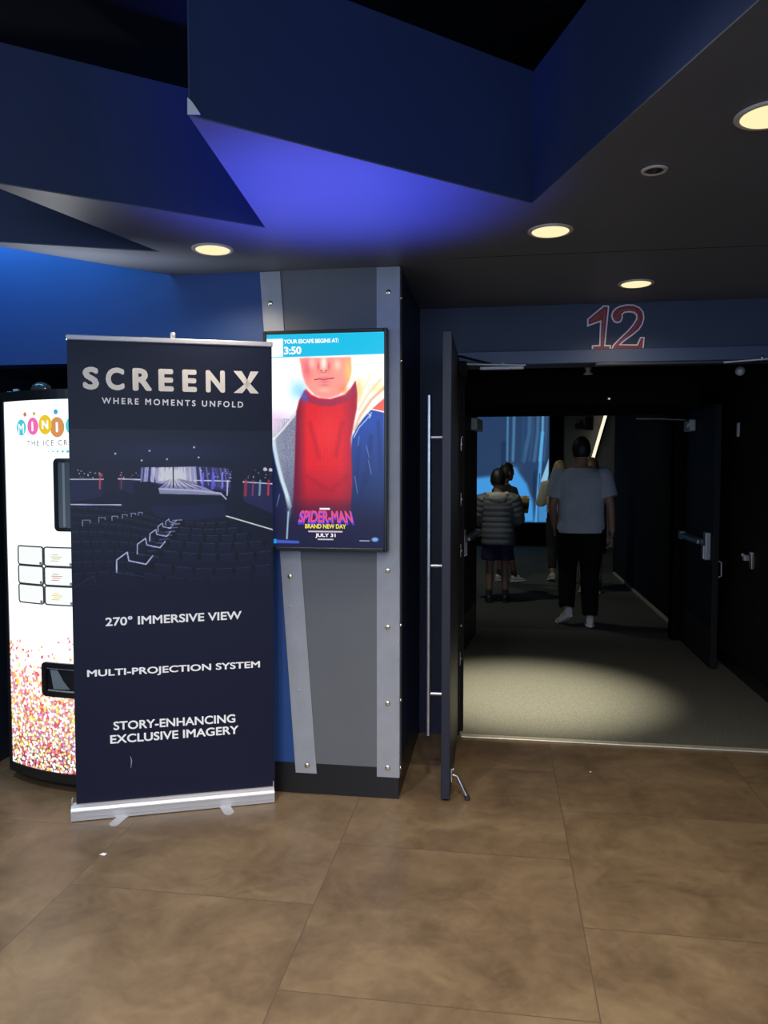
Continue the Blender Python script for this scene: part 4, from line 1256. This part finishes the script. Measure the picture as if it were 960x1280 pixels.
ll = empty('light_line', (1.90, 15.15, 1.60))
tag(ll, 'slanting white light line at the corridor’s far end', 'light')
q0, q1 = on_y(759, 512, 15.1), on_y(739, 580, 15.1)
MB().tube([q0, q1], 0.030, 10).build('diffuser', M['led'], ll)
MB().tube([q0 + Vector((0.02, 0.035, 0)), q1 + Vector((0.02, 0.035, 0))], 0.04, 8).build('housing', M['bezel'], ll)
q = on_y(725, 533, 15.2)
t = empty('security_camera', (q.x, 15.2, q.z))
tag(t, 'small dark camera on the grey far wall', 'camera')
MB().bbox((q.x - 0.10, 15.02, q.z - 0.05), (q.x + 0.06, 15.14, q.z + 0.05), 0.02).build('body', M['bezel'], t)
MB().tube([(q.x, 15.08, q.z + 0.05), (q.x + 0.03, 15.2, q.z + 0.10)], 0.025, 8).build('bracket', M['bezel'], t)
q = on_y(736, 530, 15.2)
t = empty('wall_speaker', (q.x, 15.2, q.z))
tag(t, 'small upright dark speaker box on the grey far wall', 'speaker')
MB().bbox((q.x - 0.07, 15.06, q.z - 0.12), (q.x + 0.07, 15.2, q.z + 0.14), 0.01).build('box', M['bezel'], t)
MB().bbox((q.x - 0.055, 15.05, q.z - 0.10), (q.x + 0.055, 15.062, q.z + 0.12), 0.004).build('grille', M['rubber'], t)

# ------------------------------------------------------------------ people
def evaluated(mb, voxel, smooth, name, mats, parent, M4=None, paint=None, sub=0):
    """join the overlapping volumes of mb into one continuous surface"""
    me = bpy.data.meshes.new('volumes')
    me.from_pydata([tuple(v) for v in mb.v], [], mb.f)
    bm = bmesh.new(); bm.from_mesh(me); bmesh.ops.recalc_face_normals(bm, faces=bm.faces[:]); bm.to_mesh(me); bm.free()
    o = bpy.data.objects.new('volumes', me)
    COL.objects.link(o)
    r = o.modifiers.new('r', 'REMESH'); r.mode = 'VOXEL'; r.voxel_size = voxel; r.use_smooth_shade = True
    if smooth:
        s_ = o.modifiers.new('s', 'SMOOTH'); s_.iterations = smooth; s_.factor = 0.5
    dg = bpy.context.evaluated_depsgraph_get()
    out = bpy.data.meshes.new_from_object(o.evaluated_get(dg))
    bpy.data.objects.remove(o); bpy.data.meshes.remove(me)
    out.name = name
    out.materials.clear()
    for m_ in (mats if isinstance(mats, (list, tuple)) else [mats]):
        out.materials.append(m_)
    out.polygons.foreach_set('use_smooth', [True] * len(out.polygons))
    if paint:
        for pl in out.polygons:
            pl.material_index = paint(pl.center)
    ob_ = bpy.data.objects.new(name, out)
    COL.objects.link(ob_)
    ob_.parent = parent
    return ob_


def hrings(mb, rings, n=20):
    """torso-like loft: rings (x, y, z, rx, ry)"""
    mb.loops([[Vector((x + rx * math.copysign(abs(math.cos(a)) ** 0.85, math.cos(a)), y + ry * math.copysign(abs(math.sin(a)) ** 0.85, math.sin(a)), z)) for a in [2 * PI * i / n for i in range(n)]] for x, y, z, rx, ry in rings])


def bez(pts, k=4):
    """densify a joint chain"""
    out = []
    for a, b in zip(pts, pts[1:]):
        a, b = Vector(a), Vector(b)
        out += [a.lerp(b, i / k) for i in range(k)]
    return out + [Vector(pts[-1])]


def limb(mb, pts, rads, n=14):
    k = 4
    pp = bez(pts, k)
    rr = []
    for a, b in zip(rads, rads[1:]):
        rr += [a + (b - a) * i / k for i in range(k)]
    rr.append(rads[-1])
    mb.tube(pp, rr, n)
    for p_, r_ in zip(pts[1:-1], rads[1:-1]):
        mb.ball(p_, r_ * 0.99, 12, 8)


def hand(mb, wrist, d, palm, s, curl=0.5, left=False):
    """palm, four fingers of different lengths and a thumb from the side of the palm"""
    d = Vector(d).normalized(); palm = (Vector(palm) - d * Vector(palm).dot(d)).normalized()
    side = d.cross(palm) * (1 if left else -1)          # towards the thumb
    w_ = Vector(wrist)
    for f_ in (0.0, 0.33, 0.66, 1.0):
        c_ = w_ + d * (0.012 + f_ * 0.075) * s
        for q_ in (-1, -.33, .33, 1):
            mb.ball(c_ + side * q_ * (0.018 + 0.012 * f_) * s, (0.0155 * s,) * 3, 8, 6)
    for q_, ln in ((1.0, .072), (.33, .082), (-.33, .076), (-1, .058)):
        p0 = w_ + d * 0.082 * s + side * q_ * 0.030 * s
        pts, a_ = [p0 - d * 0.02 * s, p0], 0.0
        for seg_ in (0.42, 0.32, 0.26):
            a_ += curl * 0.75
            p0 = p0 + (d * math.cos(a_) + palm * math.sin(a_)) * ln * seg_ * s
            pts.append(p0)
        mb.tube(pts, [.0100 * s, .0098 * s, .0092 * s, .0085 * s, .0068 * s], 8)
        mb.ball(pts[-1], .0072 * s, 8, 6)
    t0 = w_ + d * 0.022 * s + side * 0.026 * s
    t1 = t0 + (d * .6 + side * .65 + palm * .3).normalized() * 0.036 * s
    t2 = t1 + (d * .85 + side * .2 + palm * .45).normalized() * 0.030 * s
    t3 = t2 + (d * .9 - side * .1 + palm * .45).normalized() * 0.024 * s
    mb.tube([t0, t1, t2, t3], [.0135 * s, .0115 * s, .0105 * s, .008 * s], 8)
    mb.ball(t3, .0085 * s, 8, 6)


def foot(mb, ankle, toe, s, shoe=False):
    a, t_ = Vector(ankle), Vector(toe)
    d = (t_ - a); dh = Vector((d.x, d.y, 0)).normalized()
    return a, t_, dh


def shoe(parent, ankle, toe, s, upper, sole, heel_z):
    """low sneaker: ankle joint, toe tip on the ground, heel_z height of the heel's underside"""
    a, t_ = Vector(ankle), Vector(toe)
    fwd = Vector((t_.x - a.x, t_.y - a.y, 0)).normalized()
    heel = Vector((a.x, a.y, heel_z)) - fwd * 0.055 * s
    ball_ = Vector((t_.x, t_.y, t_.z + 0.0)) - fwd * 0.075 * s
    tipz = t_.z
    rt_ = Vector((fwd.y, -fwd.x, 0))

    def sec(k, w_, z0, z1, sq=1.0):
        c_ = heel.lerp(ball_, min(k, 1.0)) if k <= 1 else ball_ + (Vector((t_.x, t_.y, tipz)) - ball_) * (k - 1)
        l_ = []
        for i in range(12):
            an = 2 * PI * i / 12
            cs, sn = math.cos(an), math.sin(an)
            l_.append(c_ + rt_ * (w_ * s * math.copysign(abs(cs) ** .7, cs)) + Vector((0, 0, (z0 + (z1 - z0) * (.5 + .5 * math.copysign(abs(sn) ** .7, sn))) * s)))
        return l_
    u = MB().loops([sec(0.0, .022, .018, .075), sec(.08, .034, .018, .098), sec(.3, .036, .018, .105), sec(.55, .038, .018, .088), sec(.8, .044, .018, .068), sec(1.0, .046, .018, .056), sec(1.5, .040, .018, .045), sec(1.95, .018, .018, .032)])
    uo = u.build('shoe', upper, parent, world=False)
    so = MB().loops([sec(-.03, .024, .0, .024), sec(.08, .037, .0, .026), sec(.5, .040, .0, .024), sec(1.0, .050, .0, .024), sec(1.5, .044, .0, .024), sec(2.02, .020, .003, .024)])
    so.build('sole', sole, uo, world=False)
    la = MB()
    for k in (.62, .72, .82):
        l_ = sec(k, .030, .09 - .05 * (k - .5), .098 - .06 * (k - .5))
        la.tube([l_[6], (l_[6] + l_[0]) / 2 + Vector((0, 0, .010 * s)), l_[0]], .004 * s, 6)
    la.build('laces', upper, uo, world=False)


SKIN = [mat('tan_skin', (0.30, 0.165, 0.105), 0.5), mat('pale_skin', (0.42, 0.25, 0.18), 0.5), mat('brown_skin', (0.17, 0.09, 0.055), 0.5)]
LIP = mat('lip_skin', (0.26, 0.09, 0.075), 0.45)
EYE = mat('dark_eye', (0.02, 0.015, 0.012), 0.2)


def person(name, label, x, y, rz, h, skin, bulk=1.0, headk=1.0, hair=None, hairlen='short', arms=None, legs=None, head_yaw=0.0, head_pitch=0.0, torso=None):
    """adult figure of 1.77 m scaled to h, facing local +Y; returns the Empty and a dict of its measures"""
    t_ = empty(name, (x, y, 0), rz)
    tag(t_, label, 'person', 'people walking into the auditorium')
    s = h / 1.77
    J = dict(shL=(-.185 * bulk, -.01, 1.435), elL=(-.235 * bulk, -.03, 1.15), wrL=(-.245 * bulk, .03, .90), shR=(.185 * bulk, -.01, 1.435), elR=(.235 * bulk, -.03, 1.15), wrR=(.245 * bulk, .03, .90),
             hipL=(-.088 * bulk, 0, .92), knL=(-.100, .02, .50), anL=(-.105, -.02, .085), toL=(-.125, .17, 0), hzL=0.0,
             hipR=(.088 * bulk, 0, .92), knR=(.100, .02, .50), anR=(.105, -.02, .085), toR=(.125, .17, 0), hzR=0.0, hdL=(0, .15, -1), pmL=(1, 0, 0), hdR=(0, .15, -1), pmR=(-1, 0, 0), cuL=.45, cuR=.45)
    J.update(arms or {}); J.update(legs or {})
    V = {k: (Vector(v) * s if hasattr(v, '__len__') and k[:2] not in ('hd', 'pm') else v) for k, v in J.items()}
    b = MB()
    hrings(b, [(0, 0, z * s, rx * bulk * s, ry * (0.5 + 0.5 * bulk) * s) for z, rx, ry in ((.84, .10, .07), (.88, .155, .105), (.95, .165, .115), (1.04, .150, .105), (1.16, .152, .102), (1.30, .172, .112), (1.40, .168, .102), (1.455, .125, .082), (1.50, .070, .062))])
    hc = Vector((0, .03, 1.655)) * s
    HM = Matrix.Translation(Vector((0, .0, 1.56)) * s) @ Euler((head_pitch, 0, head_yaw)).to_matrix().to_4x4() @ Matrix.Scale(headk, 4) @ Matrix.Translation(-Vector((0, .0, 1.56)) * s)
    P_ = lambda x_, y_, z_: Vector((x_, y_, z_)) * s
    b.tube([P_(0, -.012, 1.45), P_(0, .0, 1.52), HM @ P_(0, .012, 1.60)], [.064 * s, .056 * s, .054 * s * headk], 14)
    R_ = lambda *q: tuple(v * s for v in q)
    b.ball(hc, R_(.076, .096, .113), 20, 14, M=HM)
    b.ball(P_(0, .060, 1.592), R_(.050, .058, .048), 14, 10, M=HM)
    b.ball(P_(0, .095, 1.565), R_(.022, .018, .018), 10, 8, M=HM)
    b.ball(P_(0, .126, 1.632), R_(.014, .018, .014), 10, 8, M=HM)
    b.tube([HM @ P_(0, .118, 1.672), HM @ P_(0, .136, 1.634)], [.008 * s, .012 * s], 8)
    b.ball(P_(0, .112, 1.598), R_(.022, .010, .006), 10, 6, M=HM)
    b.ball(P_(0, .110, 1.588), R_(.019, .010, .006), 10, 6, M=HM)
    for sx in (-1, 1):
        b.ball(P_(sx * .077, .015, 1.645), R_(.012, .022, .034), 10, 8, M=HM)
        b.ball(P_(sx * .031, .104, 1.676), R_(.020, .014, .008), 10, 6, M=HM)
        b.ball(P_(sx * .031, .108, 1.652), R_(.012, .009, .010), 10, 6, M=HM)
    for sd in 'LR':
        sg_ = -1 if sd == 'L' else 1
        sh, el, wr = V['sh' + sd], V['el' + sd], V['wr' + sd]
        limb(b, [sh * 0.82 + Vector((0, 0, sh.z * .18)), sh, sh.lerp(el, .5), el, el.lerp(wr, .35), wr], [.060 * s, .056 * s * bulk, .047 * s * bulk, .040 * s, .039 * s, .026 * s])
        hand(b, wr, V['hd' + sd], V['pm' + sd], s, V['cu' + sd], sd == 'L')
        hp, kn, an = V['hip' + sd], V['kn' + sd], V['an' + sd]
        limb(b, [hp, hp.lerp(kn, .5), kn, kn.lerp(an, .35), an], [.086 * s * bulk, .070 * s * bulk, .052 * s, .054 * s, .036 * s])
        to = V['to' + sd]
        fw_ = Vector((to.x - an.x, to.y - an.y, 0)).normalized()
        hl = Vector((an.x, an.y, V['hz' + sd] * s + .035 * s)) - fw_ * .035 * s
        b.tube([hl, an.lerp(hl, .4) + fw_ * .03 * s, Vector((to.x, to.y, to.z + .030 * s)) - fw_ * .07 * s, Vector((to.x, to.y, to.z + .022 * s)) - fw_ * .02 * s], [.030 * s, .036 * s, .032 * s, .018 * s], 10)
    inv = HM.inverted()

    def tint_(c_):
        q = inv @ Vector(c_) / 1.0
        q = q / s
        if q.y > .085 and abs(abs(q.x) - .031) < .011 and abs(q.z - 1.653) < .006:
            return 2
        if q.y > .095 and abs(q.x) < .022 and abs(q.z - 1.593) < .009:
            return 1
        return 0
    evaluated(b, 0.0065 * max(.85, s), 2, 'body', [skin, LIP, EYE], t_, paint=tint_)
    if hair:
        hb = MB()
        n_, m_ = 28, 16
        keep = []
        for k in range(m_ + 1):
            a_ = -PI / 2 + PI * k / m_
            for i in range(n_):
                an_ = 2 * PI * i / n_
                dv = Vector((math.cos(a_) * math.cos(an_), math.cos(a_) * math.sin(an_), math.sin(a_)))
                rough_ = 1 + .02 * math.sin(9 * an_ + 3 * a_) + .012 * math.sin(17 * an_ - 5 * a_)
                keep.append((dv, HM @ (hc + Vector((dv.x * .0815 * s, dv.y * .1015 * s, dv.z * .1185 * s)) * rough_)))
        low = -.66 if hairlen == 'short' else -.95

        def on(dv):
            front = dv.y > .25
            line_ = .42 if front else (low + max(0, dv.y + .25) * 1.3)
            return dv.z > line_
        fs = []
        for k in range(m_):
            for i in range(n_):
                j = (i + 1) % n_
                q_ = (k * n_ + i, k * n_ + j, (k + 1) * n_ + j, (k + 1) * n_ + i)
                if all(on(keep[w_][0]) for w_ in q_):
                    fs.append(q_)
        hb.add([q_[1] for q_ in keep], fs, 0, True)
        if hairlen == 'long':
            for k in range(-4, 5):
                a_ = -PI / 2 + k * .34
                p0 = HM @ (hc + Vector((math.cos(a_) * .074, math.sin(a_) * .09, .0)) * s)
                p1 = HM @ (hc + Vector((math.cos(a_) * .085, math.sin(a_) * .095, -.12)) * s)
                p2 = P_(math.cos(a_) * .080, math.sin(a_) * .085 - .015, 1.42)
                hb.tube([p0, p1, p2], [.028 * s, .030 * s, .012 * s], 8)
        ho = hb.build('hair', hair, t_, world=False)
        so_ = ho.modifiers.new('thickness', 'SOLIDIFY'); so_.thickness = .008 * s; so_.offset = -0.6
    return t_, V, s


def top_garment(t_, V, s, name, m, bulk, hem, sleeve=1.0, loose=.018, puff=0.0, collar=1.485, mats=None):
    """shirt or jacket: torso loft plus sleeves; sleeve 0..1 reaches the elbow, 1..2 the wrist"""
    b = MB()
    zs = np.linspace(hem, collar, 46 if puff else 14)
    base = ((.84, .158, .110), (.88, .160, .112), (.95, .166, .118), (1.04, .158, .112), (1.16, .160, .110), (1.30, .178, .118), (1.40, .174, .108), (1.455, .135, .086), (1.49, .085, .066), (1.52, .07, .06))
    zz_, rx_, ry_ = (np.array([r[i] for r in base]) for i in range(3))
    rings = []
    for z in zs:
        pf = puff * abs(math.sin((z - hem) / .075 * PI)) ** .6 if puff else 0
        lw_ = loose * (1.0 + .5 * max(0, (1.2 - z)))
        fade = min(1, max(0, (collar - z) / .06))
        rings.append((0, 0, z * s, (np.interp(z, zz_, rx_) * bulk + (lw_ + pf) * fade) * s, (np.interp(z, zz_, ry_) * (.5 + .5 * bulk) + (lw_ + pf) * fade) * s))
    hrings(b, rings, 28)
    for sd in 'LR':
        sh, el, wr = V['sh' + sd], V['el' + sd], V['wr' + sd]
        inn = sh * .80 + Vector((0, 0, sh.z * .19))
        if sleeve <= 1:
            e = sh.lerp(el, sleeve)
            pts, rd = [inn, sh, sh.lerp(e, .5), e], [.066, .061 * bulk + loose * .6, .056 * bulk + loose, .054 * bulk + loose]
            b.ball(sh, ((.061 * bulk + loose * .6) * s,) * 3, 14, 10)
        else:
            e = el.lerp(wr, min(1, sleeve - 1))
            pts, rd = [inn, sh, sh.lerp(el, .5), el, e], [.066, .064 * bulk + loose, .058 * bulk + loose, .052 + loose, .036 + loose]
        if puff:
            pp = bez(pts, 14)
            ri = np.interp(np.linspace(0, len(pts) - 1, len(pp)), range(len(pts)), rd)
            ln = 0
            rr = []
            for k, q in enumerate(pp):
                if k: ln += (pp[k] - pp[k - 1]).length / s
                rr.append((ri[k] + puff * abs(math.sin(ln / .075 * PI)) ** .6) * s)
            b.tube(pp, rr, 16)
        else:
            b.tube(bez(pts, 4), [r * s for r in np.interp(np.linspace(0, len(pts) - 1, 4 * (len(pts) - 1) + 1), range(len(pts)), rd)], 16)
    return evaluated(b, (.0075 if puff else .009) * max(.85, s), 1 if puff else 3, name, m, t_)


def trousers(t_, V, s, name, m, bulk, leg=1.9, waist=.97, loose=.014):
    b = MB()
    hrings(b, [(0, 0, z * s, (rx * bulk + loose) * s, (ry * (.5 + .5 * bulk) + loose) * s) for z, rx, ry in ((.83, .12, .09), (.87, .158, .110), (.93, .164, .116), (waist, .160, .112))])
    for sd in 'LR':
        hp, kn, an = V['hip' + sd], V['kn' + sd], V['an' + sd]
        if leg <= 1:
            pts, rd = [hp, hp.lerp(kn, leg * .5), hp.lerp(kn, leg)], [.088 * bulk + loose, .082 * bulk + loose, .078 * bulk + loose * 1.6]
        else:
            pts, rd = [hp, hp.lerp(kn, .5), kn, kn.lerp(an, (leg - 1) * .5), kn.lerp(an, leg - 1)], [.088 * bulk + loose, .078 * bulk + loose, .062 + loose, .058 + loose, .046 + loose]
        b.tube(bez(pts, 4), [r * s for r in np.interp(np.linspace(0, len(pts) - 1, 4 * (len(pts) - 1) + 1), range(len(pts)), rd)], 16)
    return evaluated(b, .009 * max(.85, s), 3, name, m, t_)


def socks(t_, V, s, m):
    for sd in 'LR':
        kn, an = V['kn' + sd], V['an' + sd]
        MB().tube([an.lerp(kn, .22), an.lerp(kn, .10), an], [.046 * s, .043 * s, .042 * s], 14).build('sock', m, t_, world=False)


H_BLACK = mat('black_hair', (0.010, 0.008, 0.007), 0.55, var=.3, scale=60)
H_BROWN = mat('brown_hair', (0.10, 0.055, 0.028), 0.5, var=.3, scale=60)
H_BLOND = mat('blond_hair', (0.36, 0.24, 0.12), 0.5, var=.3, scale=60)
CL = dict(shirt=mat('pale_grey_cotton', (0.42, 0.45, 0.50), 0.85, var=.05, scale=12, bump=.15, bscale=14), black=mat('black_trousers_cloth', (0.0035, 0.0035, 0.0045), 0.9, spec=0.2),
          puffer=mat('silver_grey_puffer', (0.15, 0.152, 0.155), 0.5, var=.08, scale=10), navy=mat('navy_shorts_cloth', (0.014, 0.016, 0.05), 0.8), cream=mat('cream_jersey', (0.62, 0.57, 0.48), 0.85),
          rose=mat('dusty_rose_cloth', (0.30, 0.17, 0.19), 0.85), dark=mat('dark_grey_jersey', (0.02, 0.02, 0.024), 0.85), white=mat('white_sneaker_leather', (0.62, 0.62, 0.60), 0.5), sole=mat('white_sneaker_sole', (0.72, 0.72, 0.70), 0.6),
          blackshoe=mat('black_sneaker', (0.012, 0.012, 0.013), 0.5), sock=mat('dark_sock', (0.035, 0.035, 0.04), 0.9), lining=mat('pale_hood_lining', (0.55, 0.50, 0.42), 0.7))

# the man in the light T-shirt, in mid-stride
t_, V, s = person('person', 'broad man in pale grey T-shirt and black trousers walking away, nearest of the group', 0.765, 7.42, 0.0, 1.775, SKIN[0], 1.20, 1.0, H_BLACK, 'short',
                  arms=dict(shL=(-.200, -.01, 1.405), elL=(-.262, .0, 1.13), wrL=(-.235, .10, .935), shR=(.200, -.01, 1.405), elR=(.262, -.06, 1.13), wrR=(.280, -.06, .885), hdR=(-.1, .2, -1), cuR=.35, hdL=(.15, .5, -1), cuL=1.2),
                  legs=dict(hipL=(-.10, 0, .92), knL=(-.105, .13, .52), anL=(-.12, -.02, .155), toL=(-.195, .12, 0.0), hzL=.085, hipR=(.10, 0, .92), knR=(.09, .0, .49), anR=(.085, -.10, .095), toR=(.10, .09, 0.0), hzR=.01))
top_garment(t_, V, s, 't_shirt', CL['shirt'], 1.20, .875, .72, .022)
trousers(t_, V, s, 'trousers', CL['black'], 1.16, 1.96, .97, .026)
shoe(t_, V['anL'], V['toL'], s * 1.05, CL['white'], CL['sole'], V['hzL'] * s)
shoe(t_, V['anR'], V['toR'], s * 1.05, CL['white'], CL['sole'], V['hzR'] * s)

# child in the puffer jacket
t_, V, s = person('person', 'child in grey quilted hooded jacket and navy shorts seen from behind, left of the man', -0.01, 8.60, 0.0, 1.45, SKIN[0], 1.08, 1.20, H_BLACK, 'short',
                  arms=dict(shL=(-.20, -.01, 1.40), elL=(-.27, .0, 1.14), wrL=(-.20, .16, 1.06), hdL=(.6, .8, .1), shR=(.20, -.01, 1.40), elR=(.28, .02, 1.14), wrR=(.18, .18, 1.10), hdR=(-.6, .8, .1)),
                  legs=dict(anL=(-.11, -.04, .085), toL=(-.13, .15, 0), anR=(.11, .0, .085), toR=(.16, .18, 0)))
top_garment(t_, V, s, 'puffer_jacket', CL['puffer'], 1.10, .79, 1.9, .032, .010, 1.50)
hb = MB()
ring_ = []
for k in range(19):
    a_ = PI * (k / 18) + PI
    ring_.append(Vector((.125 * math.cos(a_), .095 * math.sin(a_) - .02, 1.475 + .02 * math.sin(a_))) * s)
hb.tube(ring_, [(.030 + .012 * abs(math.sin(k * 1.4))) * s for k in range(19)], 12)
hb.ball(Vector((0, -.135, 1.43)) * s, (.12 * s, .045 * s, .075 * s), 18, 10)
evaluated(hb, .008, 2, 'hood', CL['lining'], t_)
trousers(t_, V, s, 'shorts', CL['navy'], 1.12, .80, .97, .026)
socks(t_, V, s, CL['sock'])
for sd in 'LR':
    shoe(t_, V['an' + sd], V['to' + sd], s, CL['blackshoe'], CL['sock'], 0.0)

# child beyond, turned to the right and holding the yellow bag
t_, V, s = person('person', 'dark-haired child turned right holding a yellow bag, half hidden by the quilted jacket', 0.08, 10.25, -0.95, 1.53, SKIN[2], 1.05, 1.20, H_BLACK, 'short',
                  arms=dict(shR=(.19, -.01, 1.40), elR=(.24, .06, 1.15), wrR=(.16, .27, 1.17), hdR=(-.5, .9, .2), pmR=(-1, 0, 0), cuR=.7, shL=(-.19, -.01, 1.40), elL=(-.22, .10, 1.14), wrL=(-.08, .28, 1.17), hdL=(.5, .9, .2), pmL=(1, 0, 0), cuL=.7),
                  legs=dict(anR=(.10, .12, .085), toR=(.12, .30, 0)))
top_garment(t_, V, s, 'sweatshirt', CL['dark'], 1.02, .86, 1.85, .022)
trousers(t_, V, s, 'shorts', CL['navy'], 1.02, .85, .97, .022)
socks(t_, V, s, CL['sock'])
for sd in 'LR':
    shoe(t_, V['an' + sd], V['to' + sd], s * 1.05, CL['white'], CL['sole'], 0.0)
hm = local_matrix(t_)
q = hm @ (Vector((.04, .34, 1.16)) * s)
bg = empty('popcorn_bag', (q.x, q.y, q.z - .10), 0.3)
tag(bg, 'yellow paper bag of popcorn held by the dark-haired child', 'bag')
lp = lambda w_, d_, z_: [Vector((w_ * cx, d_ * cy, z_)) for cx, cy in ((-1, -1), (0, -1.12), (1, -1), (1, 1), (0, 1.12), (-1, 1))]
MB().loops([lp(.042, .028, 0.0), lp(.050, .034, .08), lp(.056, .040, .17), lp(.060, .043, .20)], smooth=False).build('paper_bag', mat('yellow_paper', (0.62, 0.42, 0.06), 0.6, var=.1, scale=25), bg, world=False)
kb = MB()
for k in range(26):
    kb.ball((random.uniform(-.045, .045), random.uniform(-.03, .03), .205 + random.uniform(-.01, .022)), random.uniform(.009, .014), 8, 6)
o = kb.build('popcorn', mat('pale_popcorn', (0.8, 0.7, 0.42), 0.7), bg, world=False); o['kind'] = 'stuff'

# fair-haired person in a cream top, beyond the man's left
t_, V, s = person('person', 'fair-haired person in a cream top partly hidden behind the man’s left shoulder', 0.80, 10.45, 0.1, 1.585, SKIN[1], 1.02, 1.08, H_BLOND, 'long',
                  arms=dict(elL=(-.27, .05, 1.16), wrL=(-.16, .20, 1.20), hdL=(.5, .7, .5)), legs=dict(anL=(-.11, -.10, .12), toL=(-.13, .07, 0), hzL=.04))
top_garment(t_, V, s, 'cream_top', CL['cream'], 1.02, 1.02, 1.7, .022)
trousers(t_, V, s, 'trousers', CL['dark'], 1.04, 1.8, 1.03)
for sd in 'LR':
    shoe(t_, V['an' + sd], V['to' + sd], s, CL['white'], CL['sole'], V['hz' + sd] * s)

# person in dark clothes beyond the man's right
t_, V, s = person('person', 'brown-haired person in dark clothes partly hidden behind the man’s right arm', 1.09, 9.40, 0.0, 1.60, SKIN[0], 1.05, 1.08, H_BROWN, 'long',
                  legs=dict(anL=(-.10, -.10, .12), toL=(-.11, .07, 0), hzL=.04, anR=(.11, .06, .085), toR=(.13, .24, 0)))
top_garment(t_, V, s, 't_shirt', CL['dark'], 1.05, .90, .75, .022)
trousers(t_, V, s, 'shorts', CL['black'], 1.04, .9, .97, .02)
socks(t_, V, s, CL['sock'])
for sd in 'LR':
    shoe(t_, V['an' + sd], V['to' + sd], s, CL['white'] if sd == 'L' else CL['blackshoe'], CL['sole'], V['hz' + sd] * s)

# ------------------------------------------------------------------ scraps on the floor
for k, ((px, py), lab, sz) in enumerate((((129, 1068), 'white paper scrap on the tile joint in front of the banner', .012), ((432, 920 + 0), 'none', 0), ((518 + 220, 965), 'tiny pale paper scrap on the brown tiles right of the door', .005))):
    if not sz: continue
    d = ray(px, py); q = Vector((0, 0, CAM_H)) + d * (-CAM_H / d.z)
    o = MB().prism([q + Vector((-sz, -sz * .6, .0005)), q + Vector((sz * .8, -sz * .8, .0005)), q + Vector((sz, sz * .5, .0005)), q + Vector((-.5 * sz, sz * .8, .0005))], (0, 0, .0012)).build('paper_scrap', M['white'])
    tag(o, lab, 'litter')
